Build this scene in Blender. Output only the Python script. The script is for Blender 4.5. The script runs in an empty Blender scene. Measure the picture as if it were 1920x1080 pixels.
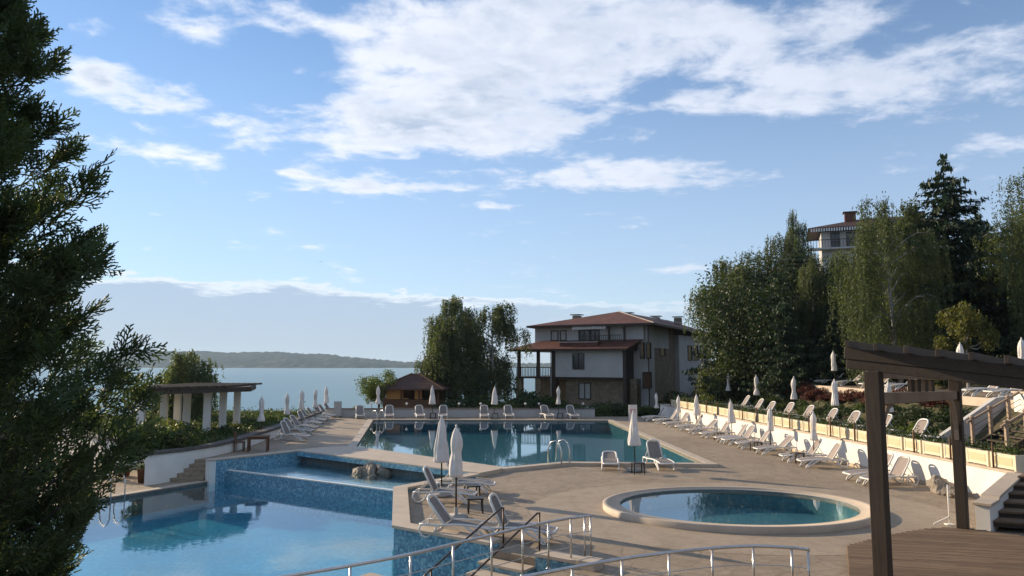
import bpy, bmesh, math, random
import numpy as np
from mathutils import Vector, Matrix, geometry

random.seed(7)
S = bpy.context.scene
COL = S.collection
R = math.radians

# ------------------------------------------------------------------ camera
F, HORIZON, CAMZ = 1400.0, 680.0, 4.3          # pixels of the 1920 wide photograph
PITCH = math.atan((HORIZON - 540.0) / F)
cam_data = bpy.data.cameras.new('camera')
cam_data.sensor_width = 36.0
cam_data.lens = F / 1920.0 * 36.0
cam_data.clip_start = 0.1
cam_data.clip_end = 30000.0
cam = bpy.data.objects.new('camera', cam_data)
COL.objects.link(cam)
cam.location = (0, 0, CAMZ)
cam.rotation_euler = (math.pi / 2 + PITCH, 0, 0)
S.camera = cam

# ------------------------------------------------------------------ exposure
S.view_settings.view_transform = 'Standard'
S.view_settings.look = 'None'
S.view_settings.gamma = 1.0
S.view_settings.use_curve_mapping = False
S.view_settings.exposure = 0.52
S.cycles.use_denoising = True
S.cycles.max_bounces = 8
S.cycles.transparent_max_bounces = 12
S.cycles.caustics_reflective = False
S.cycles.caustics_refractive = False

# ------------------------------------------------------------------ sun
SUN_AZ = (-0.82, 0.57)          # towards the sun on the ground plane (left and ahead)
SUN_EL = R(17)
sd = Vector((SUN_AZ[0] * math.cos(SUN_EL), SUN_AZ[1] * math.cos(SUN_EL), math.sin(SUN_EL))).normalized()
sun_data = bpy.data.lights.new('sun', 'SUN')
sun_data.energy = 5.0
sun_data.angle = R(0.55)
sun_data.color = (1.0, 0.80, 0.55)
sun = bpy.data.objects.new('sun', sun_data)
COL.objects.link(sun)
sun.rotation_euler = sd.to_track_quat('Z', 'Y').to_euler()

# ------------------------------------------------------------------ world: sky with cloud layer
W = bpy.data.worlds.new('World')
S.world = W
W.use_nodes = True
W.cycles.sampling_method = 'MANUAL'
W.cycles.sample_map_resolution = 512
nt = W.node_tree
nt.nodes.clear()


def wn(kind, **kw):
    n = nt.nodes.new(kind)
    for k, v in kw.items():
        setattr(n, k, v)
    return n


def wl(a, b):
    nt.links.new(a, b)


def wm(op, a, b=None, c=None, clamp=False):
    n = nt.nodes.new('ShaderNodeMath')
    n.operation = op
    n.use_clamp = clamp
    for i, v in enumerate((a, b, c)):
        if v is None:
            continue
        if isinstance(v, (int, float)):
            n.inputs[i].default_value = v
        else:
            nt.links.new(v, n.inputs[i])
    return n.outputs[0]


def wsmooth(v, lo, hi):
    n = nt.nodes.new('ShaderNodeMapRange')
    n.interpolation_type = 'SMOOTHSTEP'
    n.inputs['From Min'].default_value = lo
    n.inputs['From Max'].default_value = hi
    nt.links.new(v, n.inputs['Value'])
    return n.outputs[0]


def wmix(f, a, b):
    n = nt.nodes.new('ShaderNodeMix')
    n.data_type = 'RGBA'
    for sock, v in ((n.inputs[0], f), (n.inputs[6], a), (n.inputs[7], b)):
        if isinstance(v, tuple):
            sock.default_value = (*v, 1)
        elif isinstance(v, (int, float)):
            sock.default_value = v
        else:
            nt.links.new(v, sock)
    return n.outputs[2]


SKY_STRENGTH = 0.12
sky = wn('ShaderNodeTexSky')
sky.sky_type = 'NISHITA'
sky.sun_disc = False
sky.sun_elevation = SUN_EL
sky.sun_rotation = math.atan2(SUN_AZ[0], SUN_AZ[1])
sky.altitude = 30
sky.air_density = 1.0
sky.dust_density = 0.0
sky.ozone_density = 4.0

tc = wn('ShaderNodeTexCoord')
sep = wn('ShaderNodeSeparateXYZ')
wl(tc.outputs['Generated'], sep.inputs[0])
X, Y, Z = sep.outputs
AZ = wm('MULTIPLY', wm('ARCTAN2', X, Y), 180 / math.pi)      # degrees, 0 = ahead, + right
EL = wm('MULTIPLY', wm('ARCSINE', Z), 180 / math.pi)
zc = wm('ADD', wm('MAXIMUM', Z, 0.0), 0.13)
comb = wn('ShaderNodeCombineXYZ')
wl(wm('DIVIDE', X, zc), comb.inputs[0])
wl(wm('DIVIDE', Y, zc), comb.inputs[1])


def wnoise(scale, detail=8, rough=0.55, dist=0.0, off=(0, 0, 0), st=(1, 1, 1)):
    mp = wn('ShaderNodeMapping')
    mp.inputs['Location'].default_value = off
    mp.inputs['Scale'].default_value = st
    wl(comb.outputs[0], mp.inputs[0])
    n = wn('ShaderNodeTexNoise')
    n.inputs['Scale'].default_value = scale
    n.inputs['Detail'].default_value = detail
    n.inputs['Roughness'].default_value = rough
    n.inputs['Distortion'].default_value = dist
    wl(mp.outputs[0], n.inputs['Vector'])
    return n.outputs[0]


def az_el(px, py):
    u, v = (px - 960) / F, (540 - py) / F
    d = Vector((u, math.cos(PITCH) - v * math.sin(PITCH), math.sin(PITCH) + v * math.cos(PITCH))).normalized()
    return math.degrees(math.atan2(d.x, d.y)), math.degrees(math.asin(d.z))


def blob(a0, e0, sa, se, tilt=0.0, amp=1.0):
    da = wm('SUBTRACT', AZ, a0)
    de = wm('SUBTRACT', wm('SUBTRACT', EL, e0), wm('MULTIPLY', da, tilt))
    q = wm('ADD', wm('POWER', wm('ABSOLUTE', wm('DIVIDE', da, sa)), 2.0), wm('POWER', wm('ABSOLUTE', wm('DIVIDE', de, se)), 2.0))
    return wm('MULTIPLY', wm('EXPONENT', wm('MULTIPLY', q, -1.0)), amp)


# cloud banks as they lie in the sky (direction, spread in degrees)
BANKS = [  # px, py, spread az, spread el, tilt, amp
    (1000, 160, 9.5, 4.0, 0.22, 0.52), (760, 215, 8, 2.2, -0.08, 0.48), (960, 225, 7, 1.8, -0.05, 0.35), (760, 85, 7, 1.9, 0.08, 0.44),
    (1130, 60, 9, 3.2, 0.0, 0.34), (1010, 15, 8, 2.6, 0.0, 0.34), (1420, 60, 9, 2.4, 0.0, 0.26), (1650, 150, 11, 1.9, 0.05, 0.48), (1880, 130, 7, 2.6, 0.0, 0.38),
    (1300, 190, 6, 1.2, 0.05, 0.20), (1650, 30, 9, 2.2, 0.0, 0.24), (620, 50, 4, 1.3, 0.1, 0.24),
    (330, 195, 8, 1.35, -0.17, 0.44), (250, 150, 5, 1.0, -0.1, 0.34), (300, 290, 6, 0.85, -0.04, 0.40), (430, 5, 5, 1.3, 0.0, 0.42), (450, 275, 2.5, 0.6, 0.2, 0.3),
    (390, 75, 5, 1.0, -0.12, 0.34), (180, 55, 2, 0.8, 0.0, 0.28),
    (700, 350, 6.0, 0.75, 0.05, 0.42), (900, 350, 4, 0.5, 0.05, 0.26), (1110, 335, 8, 1.15, 0.02, 0.50), (1400, 335, 6, 0.6, -0.04, 0.40),
    (1790, 292, 4, 0.65, 0.12, 0.36), (1330, 505, 5, 0.9, 0.02, 0.34), (285, 402, 1.0, 0.3, 0.0, 0.34), (545, 323, 1.2, 0.3, 0.0, 0.34),
    (930, 388, 1.8, 0.35, 0.05, 0.30), (440, 577, 1.6, 0.3, 0.0, 0.26),
]
M = None
for (px, py, sa, se, tl, am) in BANKS:
    a0, e0 = az_el(px, py)
    b = blob(a0, e0, sa, se, tl, am)
    M = b if M is None else wm('ADD', M, b)
# away from the view the cloud cover simply goes on
abs_az = wm('ABSOLUTE', AZ)
away = wm('MAXIMUM', wsmooth(abs_az, 38, 62), wsmooth(EL, 27, 40))
M = wm('ADD', wm('MINIMUM', M, 0.50), wm('MULTIPLY', away, 0.24))
n1 = wnoise(1.9, 5, 0.58, 0.15, (3.1, 1.7, 0.4), (0.9, 1, 1))
n2 = wnoise(7.0, 7, 0.60, 0.2, (0.3, 5.2, 2.0), (0.9, 1, 1))
nn = wm('ADD', wm('MULTIPLY', n1, 0.62), wm('MULTIPLY', n2, 0.62))     # about 0.62 on average
dens = wm('SUBTRACT', wm('ADD', M, wm('MULTIPLY', wm('SUBTRACT', nn, 0.62), 2.0)), 0.17)
cover = wsmooth(dens, -0.03, 0.40)
# relief: compare the same noise a little nearer to the sun
SO = (0.16 * SUN_AZ[0] * -1, 0.16 * SUN_AZ[1] * -1)
n1s = wnoise(1.9, 4, 0.58, 0.15, (3.1 - SO[0] * 0.9, 1.7 - SO[1], 0.4), (0.9, 1, 1))
n2s = wnoise(7.0, 4, 0.60, 0.2, (0.3 - SO[0] * 0.25, 5.2 - SO[1] * 0.3, 2.0), (0.9, 1, 1))
nns = wm('ADD', wm('MULTIPLY', n1s, 0.62), wm('MULTIPLY', n2s, 0.62))
relief = wsmooth(wm('SUBTRACT', nn, nns), -0.13, 0.13)
thick = wsmooth(dens, 0.10, 0.75)
core = wm('MULTIPLY', thick, wm('SUBTRACT', 1.15, relief), None, True)
K = 1.0 / SKY_STRENGTH
# thin bright veil of moisture, thicker towards the horizon
veil = wm('ADD', 0.10, wm('MULTIPLY', wsmooth(EL, 27, 2), 0.50))
clear = wmix(veil, sky.outputs[0], (0.42 * K, 0.495 * K, 0.625 * K))
# brighter on the sun side
sunside = wsmooth(AZ, 30, -45)
lit = wmix(sunside, (0.58 * K, 0.62 * K, 0.71 * K), (0.78 * K, 0.79 * K, 0.82 * K))
grey = (0.36 * K, 0.43 * K, 0.545 * K)
cl = wmix(core, lit, grey)
base = wmix(wm('MULTIPLY', cover, 0.92), clear, cl)
# the long low bank over the sea
e_top = wm('ADD', wm('ADD', 5.6, wm('MULTIPLY', wm('SUBTRACT', wnoise(2.2, 6, 0.55, 0.2, (1, 9, 0)), 0.5), 3.2)),
           wm('ADD', wm('MULTIPLY', wm('ADD', AZ, 14), -0.045), wm('MULTIPLY', wm('SUBTRACT', wnoise(9, 6, 0.6, 0.2, (4, 4, 0)), 0.5), 1.2)))
h = wm('SUBTRACT', e_top, EL)
fade = wm('SUBTRACT', 1.0, wm('MULTIPLY', wsmooth(AZ, -8, 12), 0.45))
body = wm('MULTIPLY', wm('MULTIPLY', wsmooth(h, 0.0, 0.35), fade), 0.85)
rim = wm('MULTIPLY', wm('MULTIPLY', wsmooth(h, 0.0, 0.25), wm('SUBTRACT', 1.0, wsmooth(h, 0.25, 0.85))), fade)
bank_col = wmix(wsmooth(EL, 0.0, 5.5), (0.345 * K, 0.425 * K, 0.52 * K), (0.335 * K, 0.42 * K, 0.54 * K))
base = wmix(body, base, bank_col)
base = wmix(wm('MULTIPLY', rim, 0.75), base, (0.66 * K, 0.72 * K, 0.78 * K))
bg = wn('ShaderNodeBackground')
bg.inputs['Strength'].default_value = SKY_STRENGTH
wl(base, bg.inputs['Color'])
wo = wn('ShaderNodeOutputWorld')
wl(bg.outputs[0], wo.inputs['Surface'])

# ================================================================== helpers
def ray(px, py):
    u, v = (px - 960) / F, (540 - py) / F
    return Vector((u, math.cos(PITCH) - v * math.sin(PITCH), math.sin(PITCH) + v * math.cos(PITCH)))


def at(px, py, z):                      # point of the photograph on a level at height z
    d = ray(px, py)
    t = (z - CAMZ) / d.z
    return Vector((d.x * t, d.y * t, z))


def aty(px, py, y):                     # point of the photograph at distance y
    d = ray(px, py)
    t = y / d.y
    return Vector((d.x * t, y, CAMZ + d.z * t))


ORD = ['first', 'second', 'third', 'fourth', 'fifth', 'sixth', 'seventh', 'eighth', 'ninth', 'tenth', 'eleventh',
       'twelfth', 'thirteenth', 'fourteenth', 'fifteenth', 'sixteenth', 'seventeenth', 'eighteenth', 'nineteenth',
       'twentieth', 'twenty-first', 'twenty-second', 'twenty-third', 'twenty-fourth', 'twenty-fifth', 'twenty-sixth',
       'twenty-seventh', 'twenty-eighth', 'twenty-ninth', 'thirtieth', 'thirty-first', 'thirty-second', 'thirty-third',
       'thirty-fourth', 'thirty-fifth', 'thirty-sixth', 'thirty-seventh', 'thirty-eighth', 'thirty-ninth', 'fortieth']


def tag(o, label=None, cat=None, group=None, kind=None):
    if label:
        o['label'] = label
    if cat:
        o['category'] = cat
    if group:
        o['group'] = group
    if kind:
        o['kind'] = kind
    return o


def empty(name, loc=(0, 0, 0), rz=0.0, label=None, cat=None, group=None):
    o = bpy.data.objects.new(name, None)
    COL.objects.link(o)
    o.location = loc
    o.rotation_euler = (0, 0, rz)
    o.empty_display_size = 0.2
    return tag(o, label, cat, group)


def link(name, me, mat, parent=None):
    o = bpy.data.objects.new(name, me)
    COL.objects.link(o)
    if mat is not None and not me.materials:
        me.materials.append(mat)
    if parent is not None:
        o.parent = parent
    return o


def copy_tree(o, parent=None):
    c = o.copy()
    COL.objects.link(c)
    c.parent = parent
    for ch in list(o.children):
        copy_tree(ch, c)
    return c


class MB:
    def __init__(s):
        s.v, s.f, s.sm = [], [], []

    def add(s, vs, fs, smooth=False):
        k = len(s.v)
        s.v += [tuple(p) for p in vs]
        s.f += [tuple(i + k for i in f) for f in fs]
        s.sm += [smooth] * len(fs)
        return s

    def box(s, c, d, rz=0.0, m=None):
        x, y, z = d[0] / 2, d[1] / 2, d[2] / 2
        vs = [Vector((a * x, b * y, e * z)) for a in (-1, 1) for b in (-1, 1) for e in (-1, 1)]
        M_ = Matrix.Rotation(rz, 3, 'Z') if m is None else m
        vs = [M_ @ p + Vector(c) for p in vs]
        return s.add(vs, [(0, 1, 3, 2), (4, 6, 7, 5), (0, 4, 5, 1), (2, 3, 7, 6), (0, 2, 6, 4), (1, 5, 7, 3)])

    def beam(s, p, q, w, h, up=(0, 0, 1)):          # w across, h along up
        p, q = Vector(p), Vector(q)
        d = (q - p).normalized()
        a = d.cross(Vector(up)).normalized()
        b = a.cross(d).normalized()
        m = Matrix((d, a, b)).transposed()
        return s.box((p + q) / 2, ((q - p).length, w, h), m=m)

    def tube(s, pts, r, n=8, caps=True, closed=False):
        pts = [Vector(p) for p in pts]
        rs = r if isinstance(r, (list, tuple)) else [r] * len(pts)
        vs, fs = [], []
        N = len(pts)
        a = None
        for i, p in enumerate(pts):
            if closed:
                d = (pts[(i + 1) % N] - pts[i - 1]).normalized()
            else:
                d = (pts[min(i + 1, N - 1)] - pts[max(i - 1, 0)]).normalized()
            if a is None:
                a = d.orthogonal().normalized()
            else:
                a = (a - d * a.dot(d))
                a = a.normalized() if a.length > 1e-6 else d.orthogonal().normalized()
            b = d.cross(a)
            for k in range(n):
                t = 2 * math.pi * k / n
                vs.append(p + (a * math.cos(t) + b * math.sin(t)) * rs[i])
        for i in range(N if closed else N - 1):
            j = (i + 1) % N
            for k in range(n):
                l = (k + 1) % n
                fs.append((i * n + k, i * n + l, j * n + l, j * n + k))
        if caps and not closed:
            fs.append(tuple(range(n - 1, -1, -1)))
            fs.append(tuple((N - 1) * n + k for k in range(n)))
        return s.add(vs, fs, True)

    def lathe(s, prof, n=16, c=(0, 0, 0), wob=None):
        vs, fs = [], []
        for (r, z) in prof:
            for k in range(n):
                t = 2 * math.pi * k / n
                rr = r * (wob(t, z) if wob else 1.0)
                vs.append((c[0] + rr * math.cos(t), c[1] + rr * math.sin(t), c[2] + z))
        for i in range(len(prof) - 1):
            for k in range(n):
                l = (k + 1) % n
                fs.append((i * n + k, i * n + l, (i + 1) * n + l, (i + 1) * n + k))
        fs.append(tuple(range(n - 1, -1, -1)))
        fs.append(tuple((len(prof) - 1) * n + k for k in range(n)))
        return s.add(vs, fs, True)

    def sheet(s, outer, z, holes=()):
        loops = [[Vector((p[0], p[1], 0)) for p in outer]] + [[Vector((p[0], p[1], 0)) for p in h_] for h_ in holes]
        flat = [p for l in loops for p in l]
        tris = geometry.tessellate_polygon(loops)
        out = []
        for t in tris:
            a, b, c = (flat[i] for i in t)
            out.append(t if (b - a).cross(c - a).z > 0 else (t[0], t[2], t[1]))
        return s.add([(p.x, p.y, z) for p in flat], out)

    def sides(s, loop, z0, z1, inward=False, closed=True):
        vs, fs = [], []
        n = len(loop)
        ar = sum(loop[i][0] * loop[(i + 1) % n][1] - loop[(i + 1) % n][0] * loop[i][1] for i in range(n))
        for i in range(n if closed else n - 1):
            p, q = loop[i], loop[(i + 1) % n]
            k = len(vs)
            vs += [(p[0], p[1], z0), (q[0], q[1], z0), (q[0], q[1], z1), (p[0], p[1], z1)]
            f = (k, k + 1, k + 2, k + 3)
            fs.append(f if (ar > 0) != inward else f[::-1])
        return s.add(vs, fs)

    def prism(s, loop, z0, z1, holes=()):
        s.sheet(loop, z1, holes)
        s.sides(loop, z0, z1)
        for h_ in holes:
            s.sides(h_, z0, z1, inward=True)
        return s

    def mesh(s, name):
        me = bpy.data.meshes.new(name)
        me.from_pydata(s.v, [], s.f)
        me.polygons.foreach_set('use_smooth', s.sm)
        me.update()
        return me

    def build(s, name, mat, parent=None):
        return link(name, s.mesh(name), mat, parent)


def bevel(o, w=0.01, seg=2):
    m = o.modifiers.new('bevel', 'BEVEL')
    m.width = w
    m.segments = seg
    m.limit_method = 'ANGLE'
    m.angle_limit = R(40)
    return o


def offset(loop, d):                    # grow a loop outwards by d (mitred)
    n = len(loop)
    ar = sum(loop[i][0] * loop[(i + 1) % n][1] - loop[(i + 1) % n][0] * loop[i][1] for i in range(n))
    sg = 1 if ar > 0 else -1
    out = []
    for i in range(n):
        p, a, b = Vector(loop[i][:2]), Vector(loop[i - 1][:2]), Vector(loop[(i + 1) % n][:2])
        e1, e2 = (p - a).normalized(), (b - p).normalized()
        n1, n2 = Vector((e1.y, -e1.x)) * sg, Vector((e2.y, -e2.x)) * sg
        m = (n1 + n2).normalized()
        out.append(tuple(p + m * d / max(0.35, m.dot(n1))))
    return out


# ================================================================== materials
def new_mat(name):
    m = bpy.data.materials.new(name)
    m.use_nodes = True
    m.node_tree.nodes.clear()
    return m, m.node_tree


class NT:
    def __init__(s, name):
        s.m, s.t = new_mat(name)
        s.tc = s.n('ShaderNodeTexCoord')

    def n(s, kind, **kw):
        x = s.t.nodes.new(kind)
        for k, v in kw.items():
            setattr(x, k, v)
        return x

    def l(s, a, b):
        s.t.links.new(a, b)

    def mapping(s, scale=(1, 1, 1), coord='Object', rot=(0, 0, 0)):
        mp = s.n('ShaderNodeMapping')
        mp.inputs['Scale'].default_value = scale
        mp.inputs['Rotation'].default_value = rot
        s.l(s.tc.outputs[coord], mp.inputs[0])
        return mp.outputs[0]

    def noise(s, scale, detail=5, rough=0.55, vec=None, dist=0.0):
        x = s.n('ShaderNodeTexNoise')
        x.inputs['Scale'].default_value = scale
        x.inputs['Detail'].default_value = detail
        x.inputs['Roughness'].default_value = rough
        x.inputs['Distortion'].default_value = dist
        s.l(vec if vec is not None else s.mapping(), x.inputs['Vector'])
        return x.outputs[0]

    def ramp(s, v, stops, mode='LINEAR'):
        x = s.n('ShaderNodeValToRGB')
        x.color_ramp.interpolation = mode
        e = x.color_ramp.elements
        while len(e) < len(stops):
            e.new(0.5)
        for i, (p, c) in enumerate(stops):
            e[i].position = p
            e[i].color = (*c, 1) if len(c) == 3 else c
        s.l(v, x.inputs[0])
        return x.outputs[0]

    def mix(s, f, a, b, blend='MIX'):
        x = s.n('ShaderNodeMix', data_type='RGBA', blend_type=blend)
        for sock, v in ((x.inputs[0], f), (x.inputs[6], a), (x.inputs[7], b)):
            if isinstance(v, tuple):
                sock.default_value = (*v, 1)
            elif isinstance(v, (int, float)):
                sock.default_value = v
            else:
                s.l(v, sock)
        return x.outputs[2]

    def math(s, op, a, b=None, clamp=False):
        x = s.n('ShaderNodeMath', operation=op, use_clamp=clamp)
        for i, v in enumerate((a, b)):
            if v is None:
                continue
            if isinstance(v, (int, float)):
                x.inputs[i].default_value = v
            else:
                s.l(v, x.inputs[i])
        return x.outputs[0]

    def bump(s, h_, strength=0.3, dist=0.02):
        x = s.n('ShaderNodeBump')
        x.inputs['Strength'].default_value = strength
        x.inputs['Distance'].default_value = dist
        s.l(h_, x.inputs['Height'])
        return x.outputs[0]

    def pbr(s, col, rough=0.6, normal=None, metallic=0.0, spec=0.5):
        b = s.n('ShaderNodeBsdfPrincipled')
        for k, v in (('Base Color', col), ('Roughness', rough)):
            if isinstance(v, tuple):
                b.inputs[k].default_value = (*v, 1)
            elif isinstance(v, (int, float)):
                b.inputs[k].default_value = v
            else:
                s.l(v, b.inputs[k])
        b.inputs['Metallic'].default_value = metallic
        b.inputs['Specular IOR Level'].default_value = spec
        if normal is not None:
            s.l(normal, b.inputs['Normal'])
        return b.outputs[0]

    def out(s, sh):
        o = s.n('ShaderNodeOutputMaterial')
        s.l(sh, o.inputs['Surface'])
        return s.m


def plain(name, c1, c2=None, scale=4.0, rough=0.6, bump=0.15, bscale=40, metallic=0.0, spec=0.4, var=0.0, coord='Object', bd=0.01):
    t = NT(name)
    c2 = c2 or tuple(min(1, c * 0.8) for c in c1)
    v = t.mapping(coord=coord)
    big = t.noise(scale, 6, 0.6, v, 0.2)
    col = t.mix(t.ramp(big, [(0.32, (0, 0, 0)), (0.68, (1, 1, 1))]), c1, c2)
    if var:
        oi = t.n('ShaderNodeObjectInfo')
        k = t.math('ADD', t.math('MULTIPLY', oi.outputs['Random'], 2 * var), 1 - var)
        hs = t.n('ShaderNodeHueSaturation')
        t.l(k, hs.inputs['Value'])
        t.l(col, hs.inputs['Color'])
        col = hs.outputs[0]
    nrm = t.bump(t.noise(bscale, 4, 0.6, v), bump, bd) if bump else None
    return t.out(t.pbr(col, rough, nrm, metallic, spec))


def paving(name, c1, c2, c3, crack=0.5, scale=2.2, ground=True):
    t = NT(name)
    v = t.mapping()
    wv = t.n('ShaderNodeTexNoise')
    wv.inputs['Scale'].default_value = 1.5
    t.l(v, wv.inputs['Vector'])
    vv = t.n('ShaderNodeVectorMath', operation='MULTIPLY_ADD')
    t.l(wv.outputs['Color'], vv.inputs[0])
    vv.inputs[1].default_value = (0.25, 0.25, 0)
    t.l(v, vv.inputs[2])
    vo = t.n('ShaderNodeTexVoronoi', feature='F1')
    vo.inputs['Scale'].default_value = scale
    t.l(vv.outputs[0], vo.inputs['Vector'])
    ve = t.n('ShaderNodeTexVoronoi', feature='DISTANCE_TO_EDGE')
    ve.inputs['Scale'].default_value = scale
    t.l(vv.outputs[0], ve.inputs['Vector'])
    sepc = t.n('ShaderNodeSeparateColor')
    t.l(vo.outputs['Color'], sepc.inputs[0])
    col = t.mix(sepc.outputs[0], c1, c2)
    col = t.mix(t.ramp(t.noise(0.35, 5, 0.6, v), [(0.35, (0, 0, 0)), (0.7, (1, 1, 1))]), col, c3)
    col = t.mix(t.ramp(t.noise(9, 5, 0.7, v), [(0.4, (0, 0, 0)), (0.75, (0.55, 0.55, 0.55))]), col, tuple(c * 0.66 for c in c2))
    col = t.mix(t.ramp(t.noise(1.3, 6, 0.68, v, 0.4), [(0.46, (0, 0, 0)), (0.70, (0.55, 0.55, 0.55))]), col, tuple(c * 0.60 for c in c2))
    col = t.mix(t.ramp(t.noise(0.16, 4, 0.6, v, 0.5), [(0.50, (0, 0, 0)), (0.66, (0.4, 0.4, 0.4))]), col, tuple(c * 0.70 for c in c1))
    joint = t.ramp(ve.outputs['Distance'], [(0.0, (1, 1, 1)), (0.06, (0, 0, 0))])
    col = t.mix(t.math('MULTIPLY', joint, crack), col, tuple(c * 0.62 for c in c2))
    hgt = t.math('SUBTRACT', t.math('MULTIPLY', t.noise(14, 5, 0.65, v), 0.6), t.math('MULTIPLY', joint, crack * 0.5))
    return t.out(t.pbr(col, 0.72, t.bump(hgt, 0.35, 0.02), 0, 0.3))


def mosaic(name, cols, scale=17):
    t = NT(name)
    v = t.mapping()
    vo = t.n('ShaderNodeTexVoronoi', feature='F1', distance='CHEBYCHEV')
    vo.inputs['Scale'].default_value = scale
    vo.inputs['Randomness'].default_value = 0.35
    t.l(v, vo.inputs['Vector'])
    sepc = t.n('ShaderNodeSeparateColor')
    t.l(vo.outputs['Color'], sepc.inputs[0])
    n = len(cols)
    col = t.ramp(sepc.outputs[0], [(i / n, c) for i, c in enumerate(cols)], 'CONSTANT')
    col = t.mix(t.ramp(t.noise(0.8, 4, 0.6, v), [(0.35, (0, 0, 0)), (0.7, (0.35, 0.35, 0.35))]), col, (0.10, 0.17, 0.20))
    edge = t.ramp(vo.outputs['Distance'], [(0.42, (0, 0, 0)), (0.5, (1, 1, 1))])
    col = t.mix(t.math('MULTIPLY', edge, 0.25), col, (0.2, 0.26, 0.3))
    return t.out(t.pbr(col, 0.28, t.bump(vo.outputs['Distance'], 0.1, 0.01), 0, 0.5))


def water(name, tint, wave=0.08, scale=1.6, rough=0.015):
    t = NT(name)
    v = t.mapping((1, 1, 1))
    a = t.noise(scale, 3, 0.5, v, 0.3)
    b = t.noise(scale * 5, 3, 0.5, v, 0.2)
    hgt = t.math('ADD', t.math('MULTIPLY', a, 0.7), t.math('MULTIPLY', b, 0.16))
    nrm = t.bump(hgt, wave, 0.05)
    ge = t.n('ShaderNodeNewGeometry')
    dt = t.n('ShaderNodeVectorMath', operation='DOT_PRODUCT')
    t.l(ge.outputs['Incoming'], dt.inputs[0])
    t.l(nrm, dt.inputs[1])
    cosv = t.math('MINIMUM', t.math('ABSOLUTE', dt.outputs['Value']), 1.0)
    fres = t.math('ADD', 0.02, t.math('MULTIPLY', t.math('POWER', t.math('SUBTRACT', 1.0, cosv), 5.4), 0.98), True)
    tr = t.n('ShaderNodeBsdfTransparent')
    tr.inputs[0].default_value = (*tint, 1)
    gl = t.n('ShaderNodeBsdfGlossy')
    gl.inputs['Color'].default_value = (0.97, 0.98, 1, 1)
    gl.inputs['Roughness'].default_value = rough
    t.l(nrm, gl.inputs['Normal'])
    mx = t.n('ShaderNodeMixShader')
    t.l(fres, mx.inputs[0])
    t.l(tr.outputs[0], mx.inputs[1])
    t.l(gl.outputs[0], mx.inputs[2])
    return t.out(mx.outputs[0])


def wood(name, c1, c2, along='X', scale=3.0, rough=0.7, var=0.18):
    t = NT(name)
    sc = {'X': (0.35, 6, 6), 'Y': (6, 0.35, 6), 'Z': (6, 6, 0.35)}[along]
    v = t.mapping(tuple(k * scale for k in sc))
    g = t.noise(1.2, 6, 0.65, v, 0.6)
    col = t.mix(t.ramp(g, [(0.3, (0, 0, 0)), (0.72, (1, 1, 1))]), c1, c2)
    oi = t.n('ShaderNodeObjectInfo')
    hs = t.n('ShaderNodeHueSaturation')
    t.l(t.math('ADD', t.math('MULTIPLY', oi.outputs['Random'], 2 * var), 1 - var), hs.inputs['Value'])
    t.l(col, hs.inputs['Color'])
    blot = t.ramp(t.noise(0.9, 5, 0.6, t.mapping()), [(0.42, (0, 0, 0)), (0.75, (0.5, 0.5, 0.5))])
    col = t.mix(blot, hs.outputs[0], tuple(c * 0.55 for c in c2))
    return t.out(t.pbr(col, rough, t.bump(g, 0.3, 0.01), 0, 0.25))


def leaf(name, c1, c2, trans=0.35, tcol=None, rough=0.55):
    t = NT(name)
    ge = t.n('ShaderNodeNewGeometry')
    oi = t.n('ShaderNodeObjectInfo')
    col = t.mix(ge.outputs['Random Per Island'], c1, c2)
    big = t.noise(0.55, 4, 0.6)
    col = t.mix(t.ramp(big, [(0.38, (0, 0, 0)), (0.66, (0.7, 0.7, 0.7))]), col, tuple(c * 0.62 for c in c1))
    hs = t.n('ShaderNodeHueSaturation')
    t.l(t.math('ADD', t.math('MULTIPLY', oi.outputs['Random'], 0.3), 0.85), hs.inputs['Value'])
    t.l(col, hs.inputs['Color'])
    b = t.n('ShaderNodeBsdfPrincipled')
    t.l(hs.outputs[0], b.inputs['Base Color'])
    b.inputs['Roughness'].default_value = rough
    b.inputs['Specular IOR Level'].default_value = 0.3
    tl = t.n('ShaderNodeBsdfTranslucent')
    k = tcol or (1.5, 1.6, 0.7)
    mm = t.n('ShaderNodeMix', data_type='RGBA', blend_type='MULTIPLY')
    mm.inputs[0].default_value = 1.0
    t.l(hs.outputs[0], mm.inputs[6])
    mm.inputs[7].default_value = (*k, 1)
    t.l(mm.outputs[2], tl.inputs[0])
    mx = t.n('ShaderNodeMixShader')
    mx.inputs[0].default_value = trans
    t.l(b.outputs[0], mx.inputs[1])
    t.l(tl.outputs[0], mx.inputs[2])
    return t.out(mx.outputs[0])


def roof_tiles(name, c1, c2):
    t = NT(name)
    wv = t.n('ShaderNodeTexWave', wave_type='BANDS', bands_direction='Z')
    wv.inputs['Scale'].default_value = 2.6
    wv.inputs['Distortion'].default_value = 1.2
    t.l(t.mapping(), wv.inputs['Vector'])
    vo = t.n('ShaderNodeTexVoronoi')
    vo.inputs['Scale'].default_value = 3.5
    t.l(t.mapping(), vo.inputs['Vector'])
    sc = t.n('ShaderNodeSeparateColor')
    t.l(vo.outputs['Color'], sc.inputs[0])
    col = t.mix(sc.outputs[0], c1, c2)
    col = t.mix(t.ramp(t.noise(0.6, 5), [(0.4, (0, 0, 0)), (0.7, (0.6, 0.6, 0.6))]), col, tuple(c * 0.5 for c in c2))
    return t.out(t.pbr(col, 0.7, t.bump(wv.outputs[0], 0.5, 0.05), 0, 0.3))


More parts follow.
